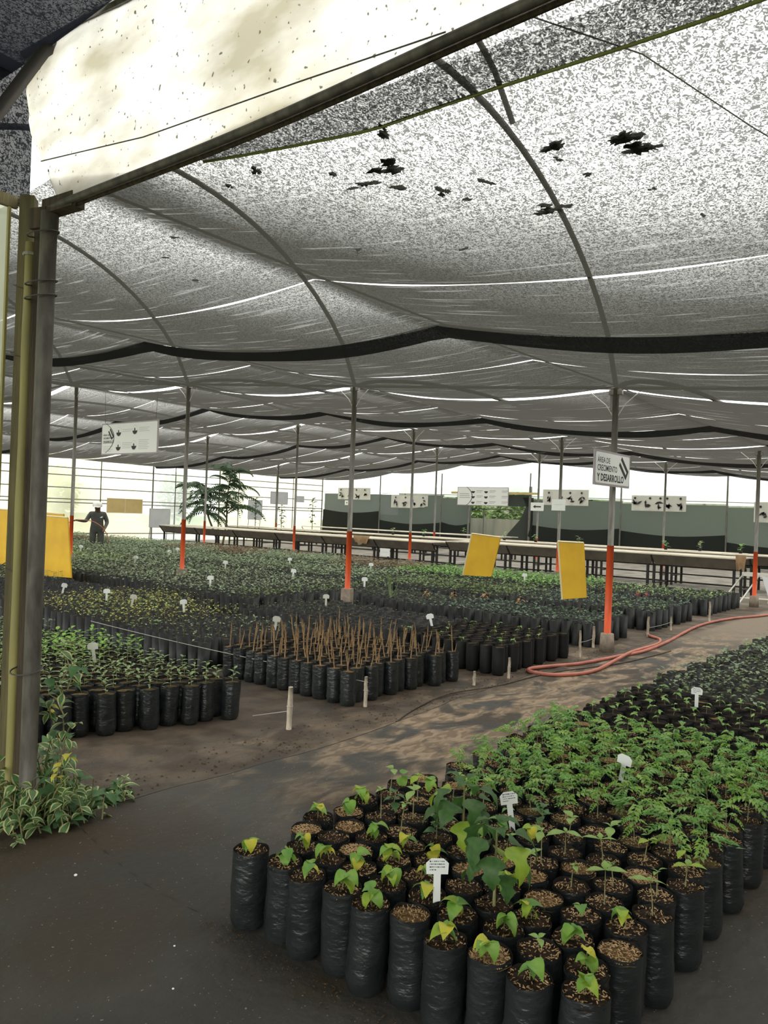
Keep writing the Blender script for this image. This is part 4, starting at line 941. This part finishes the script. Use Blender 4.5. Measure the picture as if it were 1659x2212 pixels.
        mb.grid(rows); put('sheet', mb.mesh('sheet', 'poster', True), t)
        for k in range(n):
            x = -w / 2 + w * (k + .5) / n
            outs = []
            for q in range(4):
                a = rr.uniform(0, 6.28); l = rr.uniform(.08, .16); px, pz = x + rr.uniform(-.10, .10), rr.uniform(-.18, .05); c, s_ = math.cos(a), math.sin(a)
                outs.append([(px - l * c, pz - l * s_), (px - .045 * s_, pz + .045 * c), (px + l * c, pz + l * s_), (px + .045 * s_, pz - .045 * c)][::1])
            outs.append(shift(disc(.05, 7), x + rr.uniform(-.12, .12), .20))
            flat('plant_print', outs, t, 'ink', -.03)
        flat('caption', [[(-w / 2 + .15 + k * w / n, -h / 2 + .05), (-w / 2 + .15 + k * w / n, -h / 2 + .07), (-w / 2 + .4 + k * w / n, -h / 2 + .07), (-w / 2 + .4 + k * w / n, -h / 2 + .05)] for k in range(n)], t, 'print_soft', -.028)
    # arrow sign on a post, small notices
    t = thing('arrow_sign', 'small white sign with a black arrow on a thin post', 'sign', (23.72, 12.55, 1.98), -PI / 2)
    mb = MB(); mb.prism(round_rect(.48, .28, .02), -.012, .012); put('plate', mb.mesh('plate', 'sign_white'), t)
    flat('arrow', [[(-.15, 0), (-.06, .06), (-.06, .022), (.15, .022), (.15, -.022), (-.06, -.022), (-.06, -.06)]], t, 'ink', -.014)
    for (u, v, z, w, h, lab) in ((31.08, 27.75, 2.06, .28, .25, 'tiny square notice below the corner poster'), (16.33, 8.1, 1.90, .34, .26, 'white sheet taped to the post in front of the plant poster'), (16.78, 13.5, .48, .34, .22, 'white sheet hanging from the table edge')):
        t = thing('notice', lab, 'notice', (u, v, z), -PI / 2); mb = MB(); mb.prism([(-w / 2, -h / 2), (-w / 2, h / 2), (w / 2, h / 2), (w / 2, -h / 2)], -.004, .004); put('sheet', mb.mesh('sheet', 'sign_white'), t)
        flat('mark', [shift(disc(.04, 8), 0, 0)] if w < .3 else [[(-w * .3, 0), (-w * .3, .012), (w * .3, .012), (w * .3, 0)]], t, 'ink' if w < .3 else 'print_soft', -.006)
    # boards near the left wall
    def board(name, lab, u, v, z, w, h, m, rz=0, legs=True, frame='sign_frame', split=False):
        t = thing(name, lab, 'board', (u, v, z), rz); mb = MB(); mb.prism([(-w / 2, -h / 2), (-w / 2, h / 2), (w / 2, h / 2), (w / 2, -h / 2)], -.015, .015); put('panel', mb.mesh('panel', m), t)
        mb = MB()
        for a, b in (((-w / 2, -h / 2), (w / 2, -h / 2)), ((-w / 2, h / 2), (w / 2, h / 2)), ((-w / 2, -h / 2), (-w / 2, h / 2)), ((w / 2, -h / 2), (w / 2, h / 2))): mb.tube([(a[0], -.01, a[1]), (b[0], -.01, b[1])], .014, 4)
        if split: mb.tube([(0, -.02, -h / 2), (0, -.02, h / 2)], .02, 4)
        put('frame', mb.mesh('frame', frame), t)
        if legs:
            for sx in (-1, 1):
                mb = MB(); mb.tube([(sx * w * .42, .02, -h / 2), (sx * w * .42, .1, -z)], .016, 5); put('leg', mb.mesh('leg', 'steel'), t)
    board('cardboard_panel', 'tan divided panel fixed on the plastic wall beside the person', 18.85, 29.51, 1.46, 1.7, .60, 'board_tan', 0, False, 'board_edge', True)
    board('whiteboard', 'grey whiteboard on legs in front of the plastic wall', 19.7, 28.2, 1.0, 1.15, .78, 'board_grey', .15)
    board('grey_board', 'upright grey board beside the drooping tree', 26.0, 29.3, 1.50, .9, .95, 'board_grey', 0, True)
    board('framed_board', 'framed grey board on the cream plastic wall', 27.8, 29.51, 2.15, 1.2, .62, 'board_grey', 0, False)
    board('small_board', 'small grey panel on the cream plastic wall by the corner', 29.3, 29.51, 2.15, .6, .30, 'board_grey', 0, False)
    # yellow boards
    def ybrd(corners, u, lab):
        """corners as (v, z): top-left, top-right, bottom-right, bottom-left, board plane across the beds"""
        c = Vector((u, sum(p[0] for p in corners) / 4, 0)); t = thing('yellow_board', lab, 'board', c, -PI / 2, 'yellow trap boards')
        O = [(-(p[0] - c.y), p[1]) for p in corners]; O = [O[3], O[0], O[1], O[2]]
        mb = MB(); mb.prism(O, -.012, .012); put('panel', mb.mesh('panel', 'board_yellow'), t)
        for a, b in ((0, 1), (1, 2)):
            mb = MB(); mb.tube([(O[a][0], -.012, O[a][1]), (O[b][0], -.012, O[b][1])], .014, 4); put('edge_strip', mb.mesh('edge_strip', 'board_edge'), t)
        for k in (.25, .75):
            x0 = O[0][0] + (O[3][0] - O[0][0]) * k; z0 = O[0][1] + (O[3][1] - O[0][1]) * k
            mb = MB(); mb.tube([(x0, .03, 0), (x0 + (O[1][0] - O[0][0]) * .5, .03, z0 + .4)], .012, 5); put('stake', mb.mesh('stake', 'wood_brown'), t)
    ybrd([(7.64, 1.25), (7.04, 1.21), (7.20, .50), (7.80, .48)], 12.0, 'slanting yellow board standing in the green bed')
    ybrd([(5.18, 1.24), (4.78, 1.24), (4.71, .46), (5.08, .40)], 10.48, 'narrow upright yellow board behind the sign post')
    ybrd([(14.25, 1.30), (12.49, 1.28), (12.30, .27), (14.2, .20)], 6.9, 'yellow board seen behind the entrance posts')
    ybrd([(15.6, 1.36), (12.9, 1.33), (12.9, .30), (15.6, .30)], 7.05, 'larger yellow board overlapping behind another yellow board')
signs()

# ------------------------------------------------------------------ long tables
def tables():
    def table(u0, depth, v0, v1, z, lab, grp, boards=True, side=True):
        t = thing('long_table', lab, 'table', (u0, v0, 0), 0, grp); L = v1 - v0; n = max(1, round(L / 1.9))
        rr = random.Random(int(u0 * 10 + v0)); nb = 5
        for k in range(nb):
            a = depth * k / nb; y = 0
            while y < L - .01:
                l = min(rr.uniform(1.6, 3.0), L - y); mb = MB(); mb.box((a + depth / nb / 2, y + l / 2, z - .012 + rr.uniform(0, .008)), (depth / nb - .012, l - .015, .025)); put('plank', mb.mesh('plank', 'table_top'), t); y += l
        if side:
            for k in range(n):
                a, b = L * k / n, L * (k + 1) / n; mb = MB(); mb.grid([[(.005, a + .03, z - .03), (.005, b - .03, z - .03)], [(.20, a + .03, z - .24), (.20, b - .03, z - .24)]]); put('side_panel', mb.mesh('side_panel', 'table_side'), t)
        for k in range(n + 1):
            y = L * k / n
            mb = MB(); mb.bar((.01, y, z - .03), (.22, y, z - .26), .03, .03); put('brace', mb.mesh('brace', 'table_leg'), t)
            for dx in (.24, depth - .2):
                for dy in (0, .14):
                    if 0 <= y + dy <= L: 
                        mb = MB(); mb.box((dx, y + dy, (z - .25) / 2), (.05, .05, z - .25)); put('leg', mb.mesh('leg', 'table_leg'), t)
            mb = MB(); mb.bar((.24, y, .25), (depth - .2, y, .25), .025, .025); put('rail', mb.mesh('rail', 'table_leg'), t)
        mb = MB(); mb.bar((.24, 0, z - .25), (.24, L, z - .25), .025, .025); put('beam', mb.mesh('beam', 'table_leg'), t)
        mb = MB(); mb.bar((depth - .2, 0, .25), (depth - .2, L, .25), .025, .025); put('rail', mb.mesh('rail', 'table_leg'), t)
    g = 'long plank-topped propagation tables'
    table(16.95, 1.3, 4.35, 11.6, .90, 'long plank-topped table in front beside the upright yellow board', g)
    table(16.75, 1.3, 11.9, 24.0, .845, 'long plank-topped table reaching to the drooping tree', g)
    table(20.0, 1.2, 3.0, 12.5, .88, 'second long table behind the front table near the folding frame', g)
    table(20.2, 1.2, 12.9, 24.5, .84, 'second long table behind the one with the drooping tree', g)
    table(25.0, 1.2, 14.6, 25.0, .85, 'rear long table before the doorway', g, side=False)
    # brown paper scraps clipped to the table edge
    for (u, v, z, w, h, lab) in ((16.92, 4.30, .80, .21, .36, 'torn brown paper hanging from the table end'), (16.92, 3.55, .78, .34, .34, 'brown paper sheet hanging past the orange post'), (16.745, 14.35, .76, .62, .28, 'torn brown paper hanging from the table behind the post')):
        mb = MB(); rr = random.Random(int(v * 10)); k = 8
        top = [(-w / 2 + w * i / k, .01 * math.sin(i), h / 2) for i in range(k + 1)]; bot = [(-w * .36 + w * .72 * i / k, .03 * math.sin(i * 1.3), -h / 2 + rr.uniform(0, .10)) for i in range(k + 1)]
        mid = [((a[0] + b[0]) / 2, (a[1] + b[1]) / 2 - .02, (a[2] + b[2]) / 2) for a, b in zip(top, bot)]
        mb.grid([top, mid, bot]); tag(put('brown_paper', mb.mesh('brown_paper', 'paper_brown', True), None, (u, v, z), (0, 0, -PI / 2)), lab, 'paper', 'brown paper scraps on the tables')
    # white folding frame with a leaning notice board
    t = thing('folding_frame', 'white folding frame standing beside the orange-based post', 'frame', (16.9, 4.05, 0), -PI / 2)
    for x0, y0, x1, y1 in ((-.55, -.2, -.18, .05), (-.18, -.35, .12, .05), (.62, -.25, .22, .05)):
        mb = MB(); mb.tube([(x0, y0, 0), (x1, y1, .62)], .016, 6); put('leg', mb.mesh('leg', 'pvc_white', True), t)
    mb = MB(); mb.box((.02, .05, .60), (.48, .05, .08)); put('top_bar', mb.mesh('top_bar', 'pvc_white'), t)
    mb = MB(); mb.tube([(-.55, -.2, .12), (.62, -.25, .14)], .016, 6); put('cross_bar', mb.mesh('cross_bar', 'pvc_white', True), t)
    mb = MB(); mb.face([(.16, 0, .58), (.34, 0, .56), (.66, -.28, .05), (.40, -.28, .05)]); mb.face([(.40, -.27, .05), (.66, -.27, .05), (.34, .01, .56), (.16, .01, .58)]); put('side_panel', mb.mesh('side_panel', 'board_grey'), t)
    t = thing('leaning_notice', 'white notice plate with dark bar leaning against the folding frame', 'sign', (16.3, 3.42, .26), -PI / 2 + .1); t.rotation_euler = (-.25, .22, -PI / 2 + .1)
    mb = MB(); mb.prism(round_rect(.34, .42, .03), -.008, .008); put('plate', mb.mesh('plate', 'sign_white'), t); flat('bar_print', [[(-.12, -.10), (-.12, .12), (-.085, .12), (-.085, -.10)], [(-.02, -.12), (-.02, .14), (.0, .14), (.0, -.12)]], t, 'ink', -.010)
tables()

# ------------------------------------------------------------------ plants: tree, potted plants behind, variegated clump
def frond_big(L, m='leaf_tree'):
    mb = MB(); x = z = 0; ang = .45; n = 16
    for i in range(n + 1):
        t = i / n
        for s in (-1, 1):
            l = (.09 + .24 * max(0, math.sin(min(1, t * 1.02) * PI)) ** .7) * (1 - .3 * t); a = s * 1.05; wd = .042
            dx, dy = math.cos(a) * l, math.sin(a) * l; px, py = -math.sin(a) * wd, math.cos(a) * wd
            mb.face([(x, 0, z), (x + dx * .5 - px, dy * .5 - py, z - .02), (x + dx, dy, z - l * .55), (x + dx * .5 + px, dy * .5 + py, z - .02)])
        nx, nz = x + L / n * math.cos(ang), z + L / n * math.sin(ang); mb.face([(x, -.006, z), (nx, -.006, nz), (nx, .006, nz), (x, .006, z)]); mb.face([(x, 0, z - .006), (nx, 0, nz - .006), (nx, 0, nz + .006), (x, 0, z + .006)]); x, z = nx, nz; ang -= 1.45 / n
    return mb.mesh('frond', m)
def tree():
    BF = [frond_big(1.5), frond_big(1.25), frond_big(.95)]
    t = thing('drooping_tree', 'young tree with long drooping feathery fronds behind the table end', 'tree', (19.0, 23.2, 0)); r = random.Random(4)
    stems = [[(0, 0, 0), (.1, -.1, 1.0), (.05, -.15, 2.0), (.15, -.3, 3.0)], [(0, .05, 0), (-.2, .5, 1.0), (-.25, .95, 1.9), (-.2, 1.3, 2.5)]]
    for st in stems:
        mb = MB(); mb.tube(smoothline(st, 4), [.045 - .0025 * k for k in range(13)], 6); put('trunk', mb.mesh('trunk', 'bark', True), t)
    for k in range(34):
        h = 1.35 + 1.75 * (k / 33); z = h; b = Vector((.08, -.2 - .06 * k / 33, z)); put('frond', BF[0] if k < 12 else BF[1] if k < 20 else BF[2], t, b, (r.uniform(-.3, .3), r.uniform(-.35, .35) - (.25 if k > 18 else 0), k * 2.4 + r.uniform(-.3, .3)), r.uniform(.8, 1.15))
    for k in range(18):
        z = 1.3 + 1.2 * k / 17; put('frond', BF[1] if k < 12 else BF[2], t, (-.24, .8 + .4 * k / 17, z), (r.uniform(-.3, .3), r.uniform(-.2, .5), k * 2.4), r.uniform(.8, 1.1))
    big = leaf_mesh('ficus', .26, .07, OVATE, 'leaf_tree', .5, .15)
    for (u, v, h, lab) in ((21.5, 24.2, 1.1, 'leafy potted plant right of the grey board'), (22.4, 23.6, .9, 'leafy upright plant between the grey boards'), (23.2, 22.6, 1.15, 'tall leafy plant in front of the cream plastic wall')):
        t = thing('leafy_plant', lab, 'plant', (u, v, .86 if u < 21.4 else 0.0), 0, 'leafy plants by the cream wall'); h2 = h + .85
        mb = MB(); mb.tube([(0, 0, 0), (.03, .02, h2 * .5), (0, 0, h2)], [.02, .016, .008], 5); put('stem', mb.mesh('stem', 'bark', True), t)
        for k in range(22): put('leaf', big, t, (0, 0, h2 * (.5 + .5 * k / 21)), (r.uniform(-.3, .3), r.uniform(-.7, .2), k * 2.4), r.uniform(.7, 1.1))
    # small seedlings standing on the tables
    sm = leaf_mesh('tabletop', .10, .03, OVATE, 'leaf_fern', .5, .2, None, 3); gw = leaf_mesh('tabletop2', .09, .028, OVATE, 'leaf_sprig', .5, .2, None, 3)
    for i, (u, v, z) in enumerate(((20.4, 16.1, .86), (20.5, 14.9, .86), (20.5, 11.9, .88), (20.4, 10.8, .88), (20.3, 9.4, .88), (20.6, 7.1, .88), (20.5, 6.2, .9), (20.4, 5.2, .9), (20.3, 3.9, .9), (25.3, 16.5, .88))):
        t = thing('table_seedling', 'small leafy seedling standing on a long table', 'plant', (u, v, z), i, 'seedlings on the tables')
        mb = MB(); mb.lathe([(.0, 0), (.04, 0), (.05, .07), (.045, .07), (0, .065)], 9); put('pot', mb.mesh('pot', 'bag_far', True), t)
        for k in range(8): put('leaf', sm if i % 2 else gw, t, (0, 0, .08 + .02 * k), (0, r.uniform(-.6, .1), k * 2.4), r.uniform(.8, 1.6))
    # tall pale stems and rust leaved plants in the beds
    t = thing('reed_plant', 'tuft of tall pale bare stems among dark seedlings', 'plant', (9.45, 7.45, .26))
    for k in range(7):
        mb = MB(); a = r.uniform(-.16, .16); b = r.uniform(-.12, .12); h = r.uniform(.3, .55); mb.tube([(a * .2, b * .2, -.02), (a * .6, b * .6, h * .5), (a, b, h)], [.006, .005, .003], 4); put('stalk', mb.mesh('stalk', 'leaf_sprig', True), t)
    rust = leaf_mesh('rust', .10, .03, OVATE, 'leaf_rust', .8, .2, None, 4); red = leaf_mesh('red', .08, .028, OVATE, 'leaf_red', .6, .2, None, 4)
    for (u, v, m, lab) in ((9.9, 6.6, rust, 'rust brown withered seedling in the sign post bed'), (10.25, 6.25, rust, 'second rusty seedling beside a withered one'), (9.75, 7.0, rust, 'pale withered seedling beside the pale bare stems'), (12.95, 4.9, red, 'dark red leaved seedling in the dense green bed'), (12.95, 4.75, red, 'small red seedling at the bed end'), (10.15, 5.6, rust, 'withered seedling left of the narrow yellow board')):
        t = thing('withered_seedling', lab, 'plant', (u, v, .27)); mb = MB(); mb.tube([(0, 0, -.02), (0, 0, .14)], .004, 4); put('stem', mb.mesh('stem', 'stick'), t)
        for k in range(6): put('leaf', m, t, (0, 0, .05 + .015 * k), (0, r.uniform(-.3, .5), k * 2.4), r.uniform(.6, 1.1))
tree()

def variegated():
    r = random.Random(12)
    t = thing('variegated_plant', 'sprawling plant with cream-edged green leaves around the entrance posts', 'plant', (1.95, 3.62, 0))
    def spray(base, n, spread, hh, keys):
        tip = Vector((base[0] + r.uniform(-spread, spread), base[1] + r.uniform(-spread, spread), base[2] + hh))
        mb = MB(); P = [Vector(base), Vector(base).lerp(tip, .5) + Vector((0, 0, .03)), tip]; mb.tube(P, [.004, .0035, .002], 5); st = put('stem', mb.mesh('stem', 'stem', True), t)
        for k in range(n):
            q = Vector(base).lerp(tip, .25 + .75 * k / max(1, n - 1)); put('leaf', LEAF[r.choice(keys)], st, q, (r.uniform(-.4, .4), r.uniform(-.5, .6), r.uniform(0, 6.28)), r.uniform(.75, 1.25))
    K = ['var', 'var2', 'var', 'green2', 'green2']
    for k in range(62): spray((r.uniform(-.22, .18), r.uniform(-.20, .30), 0), 5, .09, r.uniform(.05, .22), K)
    for k in range(20): spray((r.uniform(.02, .22), r.uniform(.08, .40), r.uniform(0, .1)), 5, .07, r.uniform(.1, .28), K)
    for k in range(14): spray((.06 + r.uniform(-.02, .06), .06 + r.uniform(-.03, .05), max(.12, .70 - .045 * k)), 4, .08, .10, ['var', 'var2', 'green2'])
    for k in range(20): spray((r.uniform(.16, .46), r.uniform(-.08, .12), 0), 4, .06, r.uniform(.02, .08), ['var2', 'green2', 'var'])
    for k in range(3): spray((-.10 + .06 * k, -.08, .05), 4, .06, .16, ['var'])
    for base in ((.04, -.02, .26), (.06, .10, .46), (-.02, -.10, .22)): spray(base, 4, .05, .05, ['gold', 'gold', 'var'])
variegated()

def net_litter():
    r = random.Random(2)
    L = [(2.16, 1.82, .05), (2.36, 1.94, .10), (2.42, 2.11, .05), (2.50, 2.02, .05), (2.59, 1.86, .05), (2.46, 1.29, .06), (2.51, 1.05, .08), (2.61, 1.04, .09), (2.90, 1.51, .08), (2.59, 1.64, .04), (2.32, 2.21, .03), (2.44, 2.22, .03), (2.69, 1.80, .025), (2.69, 1.26, .025), (3.21, 1.01, .02), (3.2, 2.14, .03), (3.09, 2.74, .03), (2.16, 2.52, .04), (2.22, 2.75, .03), (2.55, 1.32, .02), (2.9, 1.1, .015), (2.75, 3.9, .03), (2.9, 4.2, .03), (3.3, 4.4, .03)]
    for i, (u, v, s_) in enumerate(L):
        z = float(roof_z(np.array(u), np.array(v))); z += max(0, 3.0 - z) * math.exp(-max(0, u - 1.92) / .45); mb = MB(); s_ *= 1.45
        for q in range(4):
            n = 17; cx, cy = r.uniform(-.5, .5) * s_, r.uniform(-.35, .35) * s_; a0 = r.uniform(0, 6); P = [(cx + s_ * .34 * (.25 + 1.1 * r.random()) * math.cos(a0 + k * 2 * PI / n), cy + s_ * .20 * (.25 + 1.1 * r.random()) * math.sin(a0 + k * 2 * PI / n)) for k in range(n)]
            m0 = len(mb.v); mb.v += [(x, y, 0) for x, y in P] + [(x * .95, y * .95, .004) for x, y in P]; mb.f.append(tuple(m0 + k for k in range(n))[::-1]); mb.m.append(0); mb.f.append(tuple(m0 + n + k for k in range(n))); mb.m.append(0)
            for k in range(n): mb.f.append((m0 + k, m0 + (k + 1) % n, m0 + n + (k + 1) % n, m0 + n + k)); mb.m.append(0)
        tag(put('leaf_litter', mb.mesh('leaf_litter', 'debris'), None, (u, v, z + .004), (0, 0, r.uniform(0, 3))), 'dark clump of dead leaves lying on the roof net', 'leaf litter', 'dead leaf clumps on the net')
net_litter()

# ------------------------------------------------------------------ person watering
def person():
    x0, y0 = 12.55, 21.05
    t = thing('person', 'person in grey work clothes and white cap holding a hose among the beds', 'person', (x0, y0, 0), facing(x0, y0)); t.scale = (1.15, 1.15, 1.0)
    # local: +X is the picture's right, -Y faces the aisle entrance
    V = {'pelvis': ((0, 0, .80), (.155, .115)), 'waist': ((0, -.005, .95), (.150, .11)), 'chest': ((0, -.03, 1.14), (.175, .125)), 'neckb': ((0, -.07, 1.27), (.10, .09)), 'neck': ((0, -.10, 1.33), (.055, .06)), 'head': ((-.01, -.14, 1.40), (.078, .092)), 'top': ((-.01, -.15, 1.47), (.066, .08)),
         'shR': ((-.17, -.04, 1.22), (.075, .075)), 'elR': ((-.27, -.10, 1.0), (.055, .055)), 'wrR': ((-.44, -.24, 1.02), (.036, .036)), 'haR': ((-.50, -.28, 1.03), (.036, .028)),
         'shL': ((.17, -.04, 1.22), (.075, .075)), 'elL': ((.24, -.02, .98), (.056, .056)), 'wrL': ((.19, -.16, .82), (.038, .038)), 'haL': ((.17, -.21, .78), (.04, .03)),
         'hipR': ((-.085, 0, .74), (.105, .11)), 'knR': ((-.10, -.02, .44), (.075, .08)), 'anR': ((-.10, .02, .10), (.05, .055)), 'toR': ((-.11, -.12, .04), (.045, .035)),
         'hipL': ((.085, 0, .74), (.105, .11)), 'knL': ((.10, -.03, .44), (.075, .08)), 'anL': ((.10, .02, .10), (.05, .055)), 'toL': ((.12, -.12, .04), (.045, .035))}
    E = [('pelvis', 'waist'), ('waist', 'chest'), ('chest', 'neckb'), ('neckb', 'neck'), ('neck', 'head'), ('head', 'top'), ('chest', 'shR'), ('shR', 'elR'), ('elR', 'wrR'), ('wrR', 'haR'), ('chest', 'shL'), ('shL', 'elL'), ('elL', 'wrL'), ('wrL', 'haL'), ('pelvis', 'hipR'), ('hipR', 'knR'), ('knR', 'anR'), ('anR', 'toR'), ('pelvis', 'hipL'), ('hipL', 'knL'), ('knL', 'anL'), ('anL', 'toL')]
    for s_, hand, wr in (('R', 'haR', 'wrR'), ('L', 'haL', 'wrL')):
        h = Vector(V[hand][0]); d = (h - Vector(V[wr][0])).normalized(); side = d.cross(Vector((0, 0, 1))).normalized()
        for k, off in enumerate((-.024, -.008, .008, .024)):
            l = (.05, .06, .058, .048)[k]; b = h + side * off + d * .035; V[f'f{s_}{k}a'] = (tuple(b), (.011, .010)); V[f'f{s_}{k}b'] = (tuple(b + d * l * .5 + Vector((0, 0, -.022))), (.010, .009)); V[f'f{s_}{k}c'] = (tuple(b + d * l * .35 + Vector((0, 0, -.045))), (.008, .008))
            E += [(hand, f'f{s_}{k}a'), (f'f{s_}{k}a', f'f{s_}{k}b'), (f'f{s_}{k}b', f'f{s_}{k}c')]
        V[f't{s_}a'] = (tuple(h + side * .035 - d * .01), (.012, .011)); V[f't{s_}b'] = (tuple(h + side * .03 + d * .03 + Vector((0, 0, -.03))), (.009, .009)); E += [(hand, f't{s_}a'), (f't{s_}a', f't{s_}b')]
    names = list(V); me = bpy.data.meshes.new('body'); me.from_pydata([V[n][0] for n in names], [(names.index(a), names.index(b)) for a, b in E], [])
    ob = bpy.data.objects.new('body_tmp', me); COL.objects.link(ob); ob.modifiers.new('skin', 'SKIN'); sv = me.skin_vertices[0].data
    for i, n in enumerate(names): sv[i].radius = V[n][1]; sv[i].use_root = (n == 'pelvis')
    sub = ob.modifiers.new('sub', 'SUBSURF'); sub.levels = 2; sub.render_levels = 2
    bpy.context.view_layer.update(); body = bpy.data.meshes.new_from_object(ob.evaluated_get(bpy.context.evaluated_depsgraph_get())); bpy.data.objects.remove(ob)
    body.name = 'body'; body.materials.clear()
    for m in ('skin', 'shirt', 'trousers'): body.materials.append(MATS[m])
    for p in body.polygons:
        c = p.center; p.use_smooth = True
        hand = (c.x < -.40 and c.z > .9) or (c.z < .86 and c.y < -.12 and c.x > .1 and c.z > .6)
        p.material_index = 0 if (c.z > 1.31 or hand) else (2 if c.z < .86 and abs(c.x) < .23 and not (c.x > .16 and c.y < -.09) else 1)
    put('body', body, t)
    # face, ears
    mb = MB()
    for sx in (-1, 1): mb.lathe([(0, -.008), (.009, -.004), (.009, .004), (0, .008)], 6, 0, (sx * .03 - .01, -.232, 1.415))
    put('eyes', mb.mesh('eyes', 'ink'), t)
    mb = MB(); mb.tube([(-.01, -.235, 1.425), (-.01, -.252, 1.39), (-.01, -.235, 1.383)], [.008, .013, .006], 6); put('nose', mb.mesh('nose', 'skin', True), t)
    mb = MB(); mb.tube([(-.035, -.222, 1.362), (-.01, -.230, 1.360), (.015, -.222, 1.362)], .005, 5); put('mouth', mb.mesh('mouth', 'debris', True), t)
    mb = MB(); mb.lathe([(.106, 1.43), (.120, 1.455), (.120, 1.505), (.100, 1.555), (.05, 1.582), (.0, 1.586)], 16, 0, (-.01, -.14, 0)); put('cap', mb.mesh('cap', 'cap_white', True), t)
    mb = MB(); mb.prism([(-.09, 0), (.07, 0), (.05, .015), (-.07, .015)], 0, .001); mb = MB()
    mb.grid([[(-.01 + .09 * x, -.22, 1.447) for x in (-1, -.5, 0, .5, 1)], [(-.035 + .08 * x, -.285, 1.436 - .012 * x * x) for x in (-1, -.5, 0, .5, 1)], [(-.05 + .05 * x, -.315, 1.425 - .012 * x * x) for x in (-1, -.5, 0, .5, 1)]]); put('cap_brim', mb.mesh('cap_brim', 'cap_white', True), t)
    mb = MB(); mb.face([(.05, -.162, 1.12), (.11, -.155, 1.11), (.13, -.15, 1.16), (.10, -.158, 1.15)]); put('shirt_badge', mb.mesh('shirt_badge', 'tag_white'), t)
    # hose in the hands
    M = Matrix.Rotation(facing(x0, y0), 4, 'Z') @ Matrix.Diagonal((1.15, 1.15, 1, 1)); M.translation = Vector((x0, y0, 0))
    P = [M @ Vector(p) for p in smoothline([(-.80, -.45, .78), (-.66, -.38, .96), (-.52, -.30, 1.01), (-.34, -.30, 1.04), (-.1, -.32, 1.0), (.08, -.28, .88), (.17, -.23, .765), (.25, -.2, .60), (.3, -.1, .30), (.34, .05, .03)], 5)]
    mb = MB(); mb.tube(P, .013, 6); tag(put('watering_hose', mb.mesh('watering_hose', 'hose_red', True)), 'thin pinkish hose held in the hands of the person', 'hose')
person()

# ------------------------------------------------------------------ greenery outside
def outside():
    r = random.Random(21)
    t = thing('garden_fence', 'tall grey-green fence far outside the doorway', 'fence', (38.5, 19, 0))
    mb = MB(); mb.box((0, 0, 1.6), (.08, 22, 3.3)); put('screen', mb.mesh('screen', 'outside_wall'), t)
    for k in range(8):
        mb = MB(); mb.box((-.08, -10.5 + 3 * k, 1.65), (.08, .08, 3.4)); put('fence_post', mb.mesh('fence_post', 'steel'), t)
    def bush(name, lab, c, rad, n, m, grp, size=.28):
        t = thing(name, lab, 'bush', (c[0], c[1], 0), 0, grp); mb = MB()
        for k in range(n):
            d = Vector((r.gauss(0, 1), r.gauss(0, 1), r.gauss(0, 1))).normalized() * r.uniform(.55, 1); p = Vector((d.x * rad[0], d.y * rad[1], c[2] + d.z * rad[2])); a = r.uniform(0, 6.28); l = size * r.uniform(.6, 1.3); dx, dy = math.cos(a) * l, math.sin(a) * l
            mb.face([p, p + Vector((dx * .5 - dy * .3, dy * .5 + dx * .3, .1 * l)), p + Vector((dx, dy, -.3 * l)), p + Vector((dx * .5 + dy * .3, dy * .5 - dx * .3, .1 * l))])
        put('foliage', mb.mesh('foliage', m), t)
        mb = MB(); mb.tube([(0, 0, -.05), (0, 0, c[2])], .06, 6); put('stem', mb.mesh('stem', 'bark'), t)
    for i, (u, v, lab) in enumerate(((35.0, 16.3, 'yellow-green bush seen through the doorway'), (35.2, 19.8, 'leafy bush seen past the doorway jamb'), (36.0, 23.5, 'bush outside behind the net wall'))):
        bush('garden_bush', lab, (u, v, 1.8), (1.0, 1.55, 1.5), 1500, 'leaf_sprig', 'bushes outside')
    for i, (u, v, lab) in enumerate(((16.6, 30.9, 'bright bush glowing through the plastic wall beside the person'), (22.4, 30.9, 'bright bush glowing through the plastic wall behind the tree'))):
        bush('garden_bush', lab, (u, v, 2.0), (.8, .6, 1.2), 700, 'leaf_lime', 'bushes outside')
outside()
